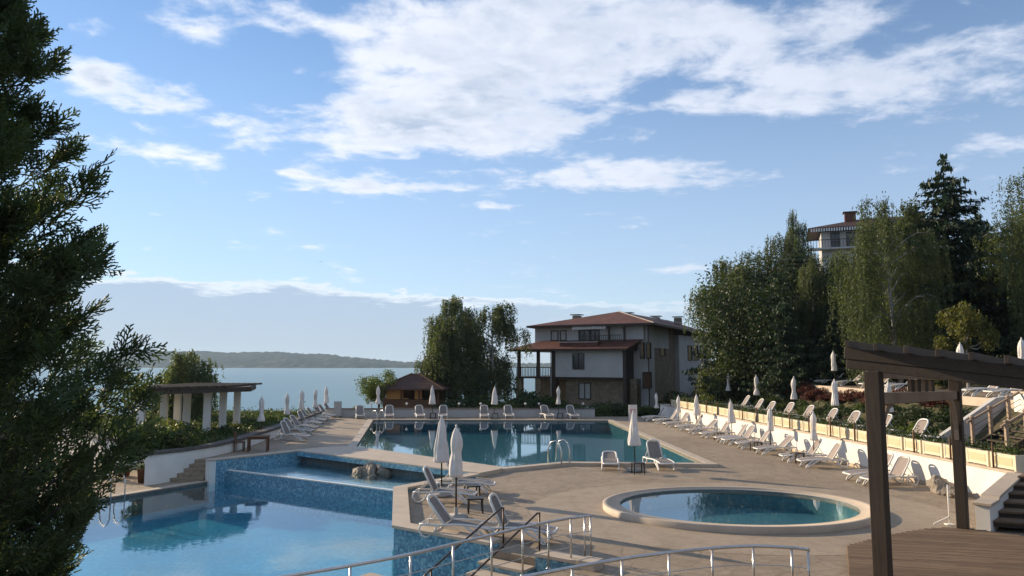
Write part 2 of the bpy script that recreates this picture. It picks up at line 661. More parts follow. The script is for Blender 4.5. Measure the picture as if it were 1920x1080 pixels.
MT = {
    'deck': paving('deck_paving', (0.350, 0.272, 0.190), (0.265, 0.203, 0.140), (0.365, 0.292, 0.212), 0.5, 1.6),
    'pale': paving('pale_paving', (0.385, 0.305, 0.218), (0.345, 0.272, 0.195), (0.405, 0.325, 0.238), 0.16, 0.7),
    'coping': plain('coping_stone', (0.52, 0.43, 0.33), (0.43, 0.35, 0.27), 2.0, 0.65, 0.12, 30),
    'coping_dark': plain('coping_slate', (0.13, 0.115, 0.10), (0.085, 0.075, 0.07), 3.0, 0.75, 0.25, 20),
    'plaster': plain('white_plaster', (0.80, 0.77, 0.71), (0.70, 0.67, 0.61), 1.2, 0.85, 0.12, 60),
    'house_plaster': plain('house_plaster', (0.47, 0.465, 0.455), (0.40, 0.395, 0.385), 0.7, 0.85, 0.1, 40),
    'stone_wall': paving('rubble_stone', (0.26, 0.20, 0.13), (0.17, 0.13, 0.09), (0.30, 0.25, 0.18), 0.8, 2.4),
    'mosaic': mosaic('blue_mosaic', [(0.09, 0.23, 0.33), (0.13, 0.32, 0.43), (0.21, 0.44, 0.53), (0.10, 0.27, 0.39), (0.30, 0.52, 0.60), (0.07, 0.19, 0.29), (0.16, 0.37, 0.48)]),
    'mosaic_pale': mosaic('pale_blue_mosaic', [(0.30, 0.50, 0.58), (0.22, 0.42, 0.52), (0.38, 0.56, 0.62), (0.26, 0.46, 0.56)], 12),
    'basin_lower': mosaic('lower_basin_tiles', [(0.035, 0.26, 0.40), (0.045, 0.30, 0.44), (0.03, 0.235, 0.375), (0.08, 0.33, 0.46)], 10),
    'basin_main': mosaic('main_basin_tiles', [(0.035, 0.17, 0.235), (0.045, 0.195, 0.26), (0.03, 0.155, 0.215), (0.055, 0.21, 0.275)], 8),
    'basin_round': mosaic('round_basin_tiles', [(0.075, 0.225, 0.285), (0.09, 0.25, 0.31), (0.065, 0.205, 0.27)], 9),
    'water_lower': water('lower_pool_water', (0.72, 0.95, 0.98), 0.10, 1.3),
    'water_main': water('main_pool_water', (0.80, 0.97, 0.97), 0.05, 1.1),
    'water_round': water('round_pool_water', (0.86, 0.98, 0.98), 0.03, 1.2),
    'water_shallow': water('shallow_water', (0.90, 0.98, 0.98), 0.16, 3.0),
    'white_plastic': plain('white_resin', (0.76, 0.74, 0.70), (0.66, 0.64, 0.60), 6, 0.45, 0.03, 60, var=0.06),
    'sling': plain('taupe_sling', (0.235, 0.205, 0.185), (0.185, 0.165, 0.15), 8, 0.85, 0.25, 220, var=0.10),
    'sling_pale': plain('sand_sling', (0.30, 0.245, 0.215), (0.25, 0.205, 0.18), 8, 0.85, 0.25, 220, var=0.08),
    'canvas': plain('parasol_canvas', (0.72, 0.68, 0.64), (0.60, 0.56, 0.52), 3, 0.9, 0.2, 50, var=0.06),
    'pole_dark': plain('dark_metal_pole', (0.03, 0.027, 0.025), (0.05, 0.045, 0.04), 9, 0.45, 0.02, 80, 0.4),
    'concrete': plain('concrete_base', (0.36, 0.34, 0.31), (0.28, 0.26, 0.24), 5, 0.85, 0.2, 40),
    'steel': plain('stainless_steel', (0.62, 0.60, 0.57), (0.5, 0.48, 0.46), 12, 0.28, 0.02, 90, 0.95),
    'bronze': plain('bronze_rail', (0.10, 0.075, 0.055), (0.07, 0.05, 0.04), 9, 0.38, 0.02, 90, 0.8),
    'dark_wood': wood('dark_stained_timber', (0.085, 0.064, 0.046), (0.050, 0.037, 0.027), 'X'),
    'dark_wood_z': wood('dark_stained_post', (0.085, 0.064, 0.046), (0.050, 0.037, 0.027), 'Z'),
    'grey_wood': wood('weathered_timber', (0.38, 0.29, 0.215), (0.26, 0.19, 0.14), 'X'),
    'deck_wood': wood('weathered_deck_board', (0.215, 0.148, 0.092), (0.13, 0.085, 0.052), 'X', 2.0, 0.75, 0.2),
    'brown_wood': wood('brown_timber', (0.16, 0.085, 0.045), (0.10, 0.05, 0.027), 'X'),
    'cream': plain('cream_planter', (0.68, 0.61, 0.45), (0.60, 0.53, 0.38), 4, 0.7, 0.08, 40, var=0.06),
    'cream_panel': plain('cream_panel', (0.60, 0.50, 0.31), (0.52, 0.43, 0.26), 5, 0.75, 0.1, 40),
    'roof': roof_tiles('red_roof_tiles', (0.17, 0.066, 0.045), (0.11, 0.046, 0.033)),
    'roof_brown': roof_tiles('brown_shingles', (0.105, 0.052, 0.036), (0.075, 0.038, 0.028)),
    'roof_edge': plain('roof_verge', (0.42, 0.38, 0.35), (0.33, 0.3, 0.28), 4, 0.7, 0.1, 30),
    'glass': plain('window_glass', (0.018, 0.022, 0.028), (0.03, 0.034, 0.04), 0.7, 0.12, 0.0, 10, 0, 0.6),
    'dark_frame': plain('dark_window_frame', (0.04, 0.025, 0.018), (0.03, 0.02, 0.015), 6, 0.55, 0.05, 30),
    'blind': plain('pale_blind', (0.40, 0.40, 0.39), (0.34, 0.34, 0.33), 3, 0.8, 0.1, 40),
    'rock': paving('boulder_stone', (0.30, 0.255, 0.20), (0.20, 0.165, 0.125), (0.36, 0.31, 0.25), 0.15, 3.0),
    'bark': plain('dark_bark', (0.07, 0.055, 0.043), (0.04, 0.032, 0.026), 5, 0.9, 0.6, 18, bd=0.03),
    'birch_bark': plain('birch_bark', (0.42, 0.40, 0.37), (0.10, 0.09, 0.08), 4, 0.85, 0.3, 18),
    'ground': plain('hillside_ground', (0.058, 0.064, 0.026), (0.080, 0.062, 0.038), 0.4, 0.95, 0.6, 5, bd=0.08),
    'terracotta': plain('terracotta_pot', (0.15, 0.065, 0.045), (0.10, 0.045, 0.032), 6, 0.75, 0.15, 30),
    'sign_white': plain('sign_board', (0.72, 0.70, 0.68), (0.66, 0.64, 0.62), 3, 0.6, 0.03, 50),
    'sign_red': plain('sign_red_print', (0.55, 0.08, 0.10), (0.5, 0.07, 0.09), 3, 0.6, 0, 50),
    'orange_lit': plain('painted_orange_light', (0.42, 0.20, 0.05), (0.32, 0.15, 0.04), 4, 0.6, 0.1, 30),  # orange light in the hut openings, put into the colour
    'l_birch': leaf('birch_leaves', (0.066, 0.082, 0.024), (0.118, 0.126, 0.044), 0.36),
    'l_birch_far': leaf('pale_birch_leaves', (0.066, 0.090, 0.036), (0.125, 0.142, 0.060), 0.36),
    'l_spruce': leaf('spruce_needles', (0.024, 0.048, 0.022), (0.046, 0.075, 0.034), 0.16),
    'l_dark': leaf('dark_evergreen_leaves', (0.030, 0.052, 0.018), (0.055, 0.080, 0.028), 0.22),
    'l_thuja': leaf('thuja_scales', (0.054, 0.082, 0.038), (0.095, 0.118, 0.050), 0.32, (1.3, 1.4, 0.7)),
    'l_bush': leaf('shrub_leaves', (0.050, 0.080, 0.022), (0.085, 0.115, 0.034), 0.30),
    'l_bright': leaf('bright_shrub_leaves', (0.085, 0.125, 0.022), (0.14, 0.17, 0.036), 0.38),
    'l_yellow': leaf('yellowish_undergrowth', (0.105, 0.115, 0.026), (0.155, 0.145, 0.042), 0.38),
    'l_red': leaf('reddish_shrub_leaves', (0.085, 0.032, 0.022), (0.13, 0.052, 0.032), 0.28, (1.5, 0.9, 0.7)),
    'l_blossom': leaf('pale_blossoms', (0.42, 0.36, 0.26), (0.5, 0.42, 0.36), 0.3, (1.1, 1.1, 0.9)),
    'bird': plain('bird_feathers', (0.05, 0.045, 0.045), (0.03, 0.03, 0.03), 10, 0.8, 0, 20),
    'cable': plain('thin_cable', (0.10, 0.09, 0.08), (0.08, 0.07, 0.06), 10, 0.4, 0, 20, 0.6),
}


def sea_mat():
    t = NT('sea_water')
    v = t.mapping((0.02, 0.05, 1))
    big = t.noise(0.12, 4, 0.6, v)
    col = t.mix(big, (0.085, 0.19, 0.215), (0.125, 0.235, 0.25))
    w = t.noise(9.0, 6, 0.65, v, 0.2)
    return t.out(t.pbr(col, 0.32, t.bump(w, 0.35, 1.5), 0, 0.5))


MT['sea'] = sea_mat()


def hill_mat():
    t = NT('far_shore_scrub')
    v = t.mapping((1, 1, 1))
    a = t.noise(0.012, 6, 0.7, v)
    b = t.noise(0.05, 4, 0.7, v)
    col = t.mix(t.ramp(a, [(0.4, (0, 0, 0)), (0.62, (1, 1, 1))]), (0.030, 0.046, 0.030), (0.062, 0.072, 0.048))
    col = t.mix(t.ramp(b, [(0.70, (0, 0, 0)), (0.76, (0.6, 0.6, 0.6))]), col, (0.34, 0.32, 0.29))
    return t.out(t.pbr(col, 0.95, None, 0, 0.1))


MT['hill'] = hill_mat()

# ================================================================== the setting
from mathutils import noise as mnoise

def smooth(x, a, b):
    t = min(1.0, max(0.0, (x - a) / (b - a)))
    return t * t * (3 - 2 * t)


SEA_Z = -15.0


def ground_z(x, y):
    # resort basin lies under the paved levels, hill to the right, fall to the sea ahead and left
    z = -2.9
    wob = 0.35 * math.sin(x * 0.37 + 1.3) * math.sin(y * 0.29) + 0.2 * math.sin(x * 0.9 + y * 0.7)
    if x > 15.4 and y < 75:
        hill = 0.95 + 1.75 * smooth(x, 17.9, 20.0) + 0.33 * max(0.0, x - 24.0) + wob * smooth(x, 24, 28)
        hill = min(hill, 15.0)
        z = z + (hill - z) * smooth(x, 15.4, 16.4)
    house = 0.0 * smooth(y, 60, 64)
    if y > 60.8:
        flat = -0.02
        right = 0.95 + 1.75 * smooth(x, 19.5, 23) + 0.33 * max(0.0, x - 25.0)
        right = min(right, 15.0)
        lvl = flat + (right - flat) * smooth(x, 14, 24)
        z2 = lvl
        t = smooth(y, 70, 125) * (1 - smooth(x, -2, 18)) + smooth(y, 105, 190) * smooth(x, -2, 18)
        t = max(t, smooth(y, 62.5, 92) * (1 - smooth(x, -15, -10.5)))
        t = min(1, t)
        z2 = z2 + (SEA_Z - 4 - z2) * t
        z = z + (z2 - z) * smooth(y, 60.8, 61.8)
    if x < -29 and y < 61:
        z = z + (-1.2 - z) * smooth(-x, 29, 31)
        z = z + (SEA_Z - 4 - z) * smooth(-x, 31, 60)
    if y < 8.5:
        near = 2.55 * (1 - smooth(y, 3.0, 8.5)) - 0.05
        z = z + (near - z) * (1 - smooth(y, 7.6, 8.6))
    return z


xs = sorted(set([-400, -250, -160, -120, -90, -75, -60, -50, -45, -40, -36] + [i for i in range(-32, 62)] + [15.4, 16.4] + [66, 72, 80, 90, 110, 140, 200, 300]))
ys = sorted(set([-40, -25, -15, -8, -4] + [i * 1.0 for i in range(0, 64)] + [60.8, 61.8] + [66, 68, 70, 73, 76, 80, 84, 88, 92, 96, 100, 106, 112, 118, 126, 135, 145, 160, 180, 200]))
vs = [(x, y, ground_z(x, y)) for y in ys for x in xs]
nx = len(xs)
fs = [(j * nx + i, j * nx + i + 1, (j + 1) * nx + i + 1, (j + 1) * nx + i) for j in range(len(ys) - 1) for i in range(nx - 1)]
g = MB().add(vs, fs, True).build('ground', MT['ground'])
tag(g, kind='structure')

sea_y = [-900, -400, -200, 0, 60, 120, 250, 500, 1000, 2000, 4000, 8000]
sea_x = [-6000, -2500, -1000, -400, -150, 0, 150, 400, 1000, 2500, 6000]
vs = [(x, y, SEA_Z) for y in sea_y for x in sea_x]
n_ = len(sea_x)
fs = [(j * n_ + i, j * n_ + i + 1, (j + 1) * n_ + i + 1, (j + 1) * n_ + i) for j in range(len(sea_y) - 1) for i in range(n_ - 1)]
tag(MB().add(vs, fs).build('sea', MT['sea']), kind='structure')


def far_hills():
    rs = np.random.default_rng(3)
    cols, nrow = 900, 16
    xv = np.linspace(-2600, 3400, cols)
    px = 960 + F * xv / 2750.0
    prof = np.interp(px, [-400, 280, 450, 560, 640, 700, 770, 830, 1400, 2600], [66, 64, 57, 50, 38, 22, 18, 14, 12, 10])
    u = np.linspace(0, 1, nrow)
    k = np.interp(u, [0, 0.06, 0.2, 0.45, 0.7, 0.82, 1.0], [0, 0.10, 0.34, 0.66, 0.95, 1.0, 0.2])
    X_, U_ = np.meshgrid(xv, u, indexing='ij')
    low = sum(np.sin(X_ * 0.0042 * (q + 1) + U_ * 2.0 * q + rs.uniform(0, 6.28)) / (q + 1.4) for q in range(8)) * 0.09
    lump = rs.uniform(0, 1, X_.shape) ** 2.2 * 7.5                       # tree crowns
    shore = 60 * np.sin(X_ * 0.004 + 1) + 25 * np.sin(X_ * 0.013 + 2)
    Z_ = SEA_Z - 1 + (prof[:, None] * (1 + low) + 1) * k[None] + np.where((U_ > 0.02) & (U_ < 0.95), lump, 0)
    Y_ = 2700 + shore + U_ * 900 + rs.uniform(-8, 8, X_.shape)
    vs = np.stack([X_, Y_, Z_], -1).reshape(-1, 3)
    fs = [(i * nrow + j, (i + 1) * nrow + j, (i + 1) * nrow + j + 1, i * nrow + j + 1) for i in range(cols - 1) for j in range(nrow - 1)]
    me = bpy.data.meshes.new('hills')
    me.from_pydata(vs.tolist(), [], fs)
    o = link('hills', me, MT['hill'])
    tag(o, 'low scrub covered shore across the water', kind='structure')


far_hills()

# ---- levels and plan of the pool terrace
ZL_WATER, ZL_TERR, Z_LIP, Z_RIM = -0.90, -0.80, -0.35, 0.15
P2 = lambda v: (v[0], v[1])
MAIN = [P2(at(700, 787.5, 0.10)), P2(at(668, 838, 0.10)), P2(at(945, 877, 0.10)), P2(at(1056, 866.5, 0.10)),
        P2(at(1322, 869, 0.10)), P2(at(1140, 788.5, 0.10))]           # counter-clockwise
RC, RR, OVAL = (6.60, 22.45), 3.40, 0.80                                            # round pool: centre, water radius


def circle(c, r, n=72, oval=1.0):
    return [(c[0] + r * math.cos(2 * math.pi * k / n), c[1] + oval * r * math.sin(2 * math.pi * k / n)) for k in range(n)]


WALL_A, WALL_B = (11.7, 59.6), (14.97, 22.6)                            # sunlit retaining wall, far and near end
BAS_L0, BAS_L1 = (-13.1, 32.8), (-10.2, 36.3)                           # cascade basin: left wall
SLAB_R = (-1.46, 29.2)
PAR_B, PAR_C, PAR_D, PAR_E = (-1.6, 28.5), (-3.9, 25.5), (-3.0, 19.6), (1.75, 16.1)
RAIL1 = [P2(at(x, y, 0.95)) for x, y in [(1108, 967), (1070, 971.5), (1028, 979), (980, 989), (922, 1003), (850, 1020), (770, 1039), (655, 1061), (540, 1080)]]
DECK = [(WALL_A[0] + 0.05, 60.6), (-14.9, 60.4), (-14.75, 57), (-13.5, 37.5), (-13.85, 34.7), (-12.05, 34.1), BAS_L1, SLAB_R, PAR_B, PAR_C, PAR_D, PAR_E,
        (RAIL1[2][0] + 0.08, RAIL1[2][1] - 0.05), (RAIL1[5][0] + .08, RAIL1[5][1] - .1), (RAIL1[8][0] + .1, RAIL1[8][1] - .1), (-8.5, 8.6), (-8.5, 7.9), (16.2, 7.9), (16.2, 16.5), (WALL_B[0] + .1, WALL_B[1])]
main_out = offset(MAIN, 0.42)
d = MB()
d.sheet(DECK, 0.0, [offset(MAIN, 0.2), circle(RC, RR + 0.25, 72, OVAL)])
d.sides(DECK, -2.9, 0.0)
tag(d.build('pool_deck', MT['deck']), 'brown stone paved deck around the pools', kind='structure')

# pale smooth paving: a disc round the small pool and strips beside the long pool (sheets 4 mm above the deck)
pale = MB().sheet(circle((RC[0], RC[1] - 0.1), 6.1, 96, 0.84), 0.004, [circle(RC, RR + 0.4, 72, OVAL)])
tag(pale.build('pale_paving', MT['pale']), 'pale smooth ring of paving around the round pool', kind='structure')
m0, m5, m4 = Vector(main_out[0]), Vector(main_out[5]), Vector(main_out[4])
rs = m5.lerp(m4, 0.50)
st = MB().sheet([P2(m5 + Vector((0.02, 0))), P2(rs + Vector((0.02, 0))), (rs.x + 2.6, rs.y + 1.0), (m5.x + 3.4, m5.y + 1.5), (m0.x - 2.4, m0.y + 1.7),
                 (main_out[1][0] - 3.0, main_out[1][1] + 3.0), (main_out[1][0] - .02, main_out[1][1] + .3), (m0.x - .02, m0.y), (m0.x, m0.y + .02), (m5.x, m5.y + .02)], 0.004)
tag(st.build('pale_paving', MT['pale']), 'pale smooth strip of paving along the far side of the long pool', kind='structure')

# lower terrace on the left, ground level of the lower pool
LOW_POOL = [(-12.45, 33.55), BAS_L0, (-16.1, 27.5), (-24.0, 19.2), (-30, 13), (-24, 9.3), (-9, 9.2), P2(RAIL1[8]), P2(RAIL1[5]), P2(RAIL1[2]), PAR_E, PAR_D, PAR_C, (-2.67, 27.1)]
LOW_TERR = [BAS_L0, (-12.0, 34.2), (-13.0, 37.0), (-13.4, 44), (-30, 46), (-30.5, 12.4), (-30, 13), (-24.0, 19.2), (-16.1, 27.5)]
lt = MB().sheet(LOW_TERR, ZL_TERR)
lt.sides(LOW_TERR, -2.9, ZL_TERR)
tag(lt.build('lower_terrace', MT['deck']), 'paved lower terrace beside the front pool', kind='structure')
nb = [(-30, 13), (-30.5, 12.4), (-30.5, 8.2), (-8.5, 8.2), (-8.5, 8.6), (-9, 9.2), (-24, 9.3)]
tag(MB().prism(nb, -2.9, ZL_TERR).build('lower_terrace', MT['deck']), 'paved edge along the near side of the front pool', kind='structure')


# ================================================================== pools
def strip(loop, w_in, w_out, z0, z1, closed=True, part=None):
    a, b = offset(loop, -w_in) if w_in else loop, offset(loop, w_out)
    n = len(loop)
    rng_ = range(n if closed else n - 1) if part is None else part
    m = MB()
    for i in rng_:
        j = (i + 1) % n
        q = [a[i], a[j], b[j], b[i]]
        m.add([(x, y, z1) for x, y in q] + [(x, y, z0) for x, y in q],
              [(0, 3, 2, 1), (0, 1, 5, 4), (2, 3, 7, 6)])
    return m


def fix(o):
    bm = bmesh.new()
    bm.from_mesh(o.data)
    bmesh.ops.remove_doubles(bm, verts=bm.verts, dist=1e-4)
    bmesh.ops.recalc_face_normals(bm, faces=bm.faces)
    bm.to_mesh(o.data)
    bm.free()
    return o


pool = empty('swimming_pool', (0, 0, 0), 0, 'long dark teal swimming pool in the middle of the terrace', 'pool')
b = MB().sides(MAIN, -0.75, 0.11, inward=True).sheet(MAIN, -0.75)
b.build('basin', MT['basin_main'], pool)
fix(strip(MAIN, 0.0, 0.42, -0.05, 0.13).build('coping', MT['coping'], pool))
MB().sheet(MAIN, 0.045).build('water', MT['water_main'], pool)

rp = empty('round_pool', (RC[0], RC[1], 0), 0, 'small round pool with raised pale rim on the right', 'pool')
rp.scale = (1, OVAL, 1)
cc = circle((0, 0), RR, 96)
MB().sides(cc, -0.42, 0.14, inward=True).sheet(cc, -0.42).build('basin', MT['basin_round'], rp)
rim = MB()
rim.lathe([(RR, 0.0), (RR, 0.13), (RR + 0.015, 0.145), (RR + 0.34, 0.15), (RR + 0.345, 0.175), (RR + 0.49, 0.18), (RR + 0.52, 0.165), (RR + 0.52, -0.02)], 96)
rim.f = rim.f[:-2]
rim.sm = rim.sm[:-2]
o = rim.build('coping', MT['coping'], rp)
MB().sheet(cc, 0.085).build('water', MT['water_round'], rp)

lp = empty('lower_pool', (0, 0, 0), 0, 'bright blue front pool below the cascade basin', 'pool')
MB().sides(LOW_POOL, -1.65, ZL_WATER + 0.06, inward=True).sheet(LOW_POOL, -1.65).build('basin', MT['basin_lower'], lp)
fix(strip(LOW_POOL, 0.0, 0.38, ZL_TERR - 0.05, ZL_TERR + 0.035, part=[1, 2, 3, 4]).build('coping', MT['coping'], lp))
MB().sheet(LOW_POOL, ZL_WATER).build('water', MT['water_lower'], lp)

# cascade basin between the deck and the front pool
LIP_R = (-2.67, 27.1)
LIP_L = (-12.45, 33.55)
cb = empty('cascade_basin', (0, 0, 0), 0, 'shallow mosaic cascade basin spilling towards the front pool', 'basin')
CB = [LIP_L, LIP_R, PAR_B, SLAB_R, BAS_L1]
MB().sheet(CB, -0.56).build('floor', MT['mosaic_pale'], cb)
MB().sheet(CB, Z_LIP - 0.02).build('water', MT['water_shallow'], cb)
ld = (Vector(LIP_R) - Vector(LIP_L)).normalized()
ln = Vector((-ld.y, ld.x))
lipw = MB()
a_, b_ = Vector(LIP_L) - ld * 0.4, Vector(LIP_R) + ld * 0.6
q = [a_ - ln * 0.22, b_ - ln * 0.22, b_ + ln * 0.02, a_ + ln * 0.02]
lipw.prism([P2(p) for p in q], -2.3, Z_LIP - 0.03)
lipw.build('spill_wall', MT['mosaic'], cb)
q = [a_ - ln * 0.235, b_ - ln * 0.235, b_ - ln * 0.12, a_ - ln * 0.12]
MB().prism([P2(p) for p in q], Z_LIP - 0.045, Z_LIP + 0.005).build('spill_edge', MT['plaster'], cb)
# left wall of the basin, running on to the corner above the lower terrace
ldr = (Vector(BAS_L1) - Vector(BAS_L0)).normalized()
lno = Vector((ldr.y, -ldr.x))
q = [Vector(BAS_L0), Vector(BAS_L1) + ldr * 0.02, Vector(BAS_L1) + ldr * 0.02 - lno * 0.34, Vector(BAS_L0) - lno * 0.34]
MB().prism([P2(p + lno * 0.17) for p in q], -2.3, Z_RIM - 0.06).build('side_wall', MT['mosaic'], cb)
q = [Vector(BAS_L0) - ldr * 0.05, Vector(BAS_L1) + ldr * 0.1, Vector(BAS_L1) + ldr * 0.1 - lno * 0.44, Vector(BAS_L0) - ldr * 0.05 - lno * 0.44]
MB().prism([P2(p + lno * 0.22) for p in q], Z_RIM - 0.06, Z_RIM).build('rim', MT['coping'], cb)
q = [Vector(BAS_L0) - ldr * 0.01 + lno * 0.18, Vector(BAS_L0) + ldr * 0.25 + lno * 0.181, Vector(BAS_L0) + ldr * 0.25 - lno * 0.2, Vector(BAS_L0) - ldr * 0.01 - lno * 0.2]
MB().prism([P2(p) for p in q], -1.2, Z_RIM - 0.06).build('corner_pier', MT['plaster'], cb)
# back wall and the overhanging slab between basin and long pool
bd = (Vector(SLAB_R) - Vector(BAS_L1)).normalized()
bn = Vector((-bd.y, bd.x))
q = [Vector(BAS_L1), Vector(SLAB_R), Vector(SLAB_R) + bn * 0.2, Vector(BAS_L1) + bn * 0.2]
MB().prism([P2(p) for p in q], -0.6, -0.06).build('back_wall', MT['mosaic'], cb)
E0, E1 = Vector(main_out[1]), Vector(main_out[2])
near0, near1 = Vector(BAS_L1) - bn * 0.25, Vector(SLAB_R) - bn * 0.25 + bd * 0.5
slab = [P2(near0), P2(near1), P2(E1 + Vector((-0.12, -0.30))), P2(E1 + Vector((-.02, .02))), P2(E0 + Vector((0.05, -0.02))), P2(Vector(BAS_L1) + bn * 1.6)]
bevel(MB().prism(slab, -0.06, 0.165).build('slab', MT['coping'], cb), 0.015)
fz = MB()
q = [near0 - bn * 0.012, near1 - bn * 0.012, near1 + bn * 0.05, near0 + bn * 0.05]
fz.prism([P2(p) for p in q], -0.09, 0.115)
fz.sheet([P2(p) for p in q][::-1], -0.09)
fz.build('slab_facing', MT['mosaic'], cb)


def blob_rock(name, mat, loc, size, seed, label, cat='rock', parent=None):
    rng = random.Random(seed)
    bm = bmesh.new()
    bmesh.ops.create_icosphere(bm, subdivisions=4, radius=1.0)
    ph = [(Vector((rng.uniform(-1, 1), rng.uniform(-1, 1), rng.uniform(-1, 1))).normalized(), rng.uniform(0.50, 0.85)) for _ in range(18)]
    for v in bm.verts:
        p = v.co.copy()
        for (n, dd) in ph:                       # cut by planes: angular boulder
            t = p.dot(n) - dd
            if t > 0:
                p -= n * t * 0.97
        q_ = p * 1.7 + Vector((seed * 1.3, seed * 0.7, 0))
        p *= 1 + 0.22 * mnoise.noise(q_) + 0.13 * mnoise.noise(q_ * 2.7) + 0.07 * mnoise.noise(q_ * 6.5)
        v.co = Vector((p.x * size[0], p.y * size[1], p.z * size[2]))
    me = bpy.data.meshes.new(name)
    bm.to_mesh(me)
    bm.free()
    o = link(name, me, mat, parent)
    o.location = loc
    o.rotation_euler = (0, 0, rng.uniform(0, 3))
    if label:
        tag(o, label, cat)
    return o


r0 = at(704, 884, -0.37)
rk = empty('waterfall_rock', (r0.x + 0.05, r0.y - 0.62, -0.56), 0, 'pile of rocks in the cascade basin below the slab', 'rock')
for i, (dx, dy, dz, sx, sy, sz) in enumerate([(-.62, .15, .20, .52, .38, .36), (-.1, -.15, .20, .48, .40, .40), (.45, -.05, .24, .50, .36, .38), (.85, .15, .15, .40, .30, .26), (-.2, .28, .36, .60, .30, .28), (.25, .22, .42, .42, .3, .26), (.0, -.42, .10, .35, .22, .2)]):
    blob_rock('stone', MT['rock'], (dx, dy, dz), (sx, sy, sz), 31 + i, None, parent=rk)

# parapet of the sitting bay: mosaic outside, stone coping on top, an opening for the steps
BAY = [PAR_B, PAR_C, PAR_D, PAR_E]
pd_ = (Vector(PAR_E) - Vector(PAR_D)).normalized()
pn = Vector((pd_.y, -pd_.x))                 # away from the deck, over the water
if pn.y > 0:
    pn = -pn


def on_par(px):                               # point of the line PAR_D..PAR_E under image column px
    k = (px - 960) / F
    dv = Vector(PAR_E) - Vector(PAR_D)
    t = (k * PAR_D[1] - PAR_D[0]) / (dv.x - k * dv.y)
    return Vector(PAR_D) + dv * t


OP0, OP1 = on_par(921), on_par(1003)
par = empty('parapet', (0, 0, 0), 0, 'low mosaic parapet with stone coping around the near lounger bay', 'parapet')


def wall_run(pts, th, z0, z1, mat, name, parent, inset=0.0):
    out = []
    n = len(pts)
    left, right = [], []
    for i in range(n):
        p = Vector(pts[i])
        e1 = (p - Vector(pts[i - 1])).normalized() if i > 0 else None
        e2 = (Vector(pts[i + 1]) - p).normalized() if i < n - 1 else None
        e1 = e1 or e2
        e2 = e2 or e1
        n1, n2 = Vector((-e1.y, e1.x)), Vector((-e2.y, e2.x))
        m = (n1 + n2).normalized()
        k = 1 / max(0.35, m.dot(n1))
        left.append(P2(p + m * (th[0]) * k))
        right.append(P2(p - m * (th[1]) * k))
    loop = right + left[::-1]
    return MB().prism(loop, z0, z1).build(name, mat, parent)


run1 = [PAR_B, PAR_C, PAR_D, P2(OP0)]
run2 = [P2(OP1), PAR_E]
wall_run(run1, (0.33, 0.02), -2.3, 0.105, MT['mosaic'], 'wall', par)
bevel(wall_run([P2(Vector(PAR_B) + Vector((.1, .13)))] + run1[1:], (0.40, 0.07), 0.105, 0.175, MT['coping'], 'coping', par), 0.012)
wall_run(run2, (0.33, 0.02), -2.3, 0.055, MT['mosaic'], 'wall', par)
bevel(wall_run(run2, (0.40, 0.07), 0.055, 0.12, MT['coping'], 'coping', par), 0.012)
bevel(MB().box((PAR_E[0] - 0.10, PAR_E[1] + 0.10, 0.09), (0.42, 0.42, 0.20), math.atan2(pd_.y, pd_.x)).build('end_block', MT['coping'], par), 0.015)

# steps from the bay down into the front pool
stp = empty('pool_steps', (0, 0, 0), 0, 'stone steps leading down from the lounger bay into the front pool', 'steps')
for k in range(9):
    z = -0.16 * (k + 1)
    w0, w1 = (OP0 + pn * (0.42 * k + 0.03)), (OP1 + pn * (0.42 * k + 0.03))
    ext = 0.0 if k < 3 else 2.6
    w0 = w0 - pd_ * (ext + 0.0)
    q = [w0, w0 + pn * 0.42, w1 + pn * 0.42, w1]
    qq = [w0, w0 + pn * 0.45, w1 + pn * 0.45, w1]
    MB().prism([P2(p) for p in q], -2.3, z - 0.05).build('riser', MT['mosaic'], stp)
    bevel(MB().prism([P2(p) for p in qq], z - 0.05, z).build('tread', MT['coping'], stp), 0.008)
# the mosaic cheek beside the steps
q = [OP1 + pd_ * 0.02 + pn * 0.04, OP1 + pd_ * 0.02 + pn * 3.6, OP1 + pd_ * 0.30 + pn * 3.6, OP1 + pd_ * 0.30 + pn * 0.04]
MB().prism([P2(p) for p in q], -2.3, -0.75).build('cheek_wall', MT['mosaic'], stp)

for i, (base_p, nm) in enumerate([(OP0 + pd_ * 0.12, 'left'), (OP1 - pd_ * 0.12, 'right')]):
    hr = empty('step_handrail', (base_p.x, base_p.y, 0.0), 0, f'bronze handrail on the {nm} side of the pool steps', 'handrail', 'handrails of the pool steps')
    top = Vector((0, 0, 0.92)) - Vector((pn.x, pn.y, 0)) * 0.25
    foot = Vector((pn.x, pn.y, 0)) * 2.2 + Vector((0, 0, 0.92 - 0.9))
    MB().tube([Vector((-pn.x * .35, -pn.y * .35, 0.90)), top, foot, foot + Vector((pn.x * .15, pn.y * .15, -0.06)), foot + Vector((pn.x * .2, pn.y * .2, -0.2))], 0.022, 8).build('rail', MT['bronze'], hr)
    MB().tube([Vector((-pn.x * .33, -pn.y * .33, 0.0)), Vector((-pn.x * .33, -pn.y * .33, 0.90))], 0.02, 8).build('post', MT['bronze'], hr)
    MB().tube([foot + Vector((-pn.x * .05, -pn.y * .05, -1.1)), foot + Vector((-pn.x * .05, -pn.y * .05, 0))], 0.02, 8).build('post', MT['bronze'], hr)


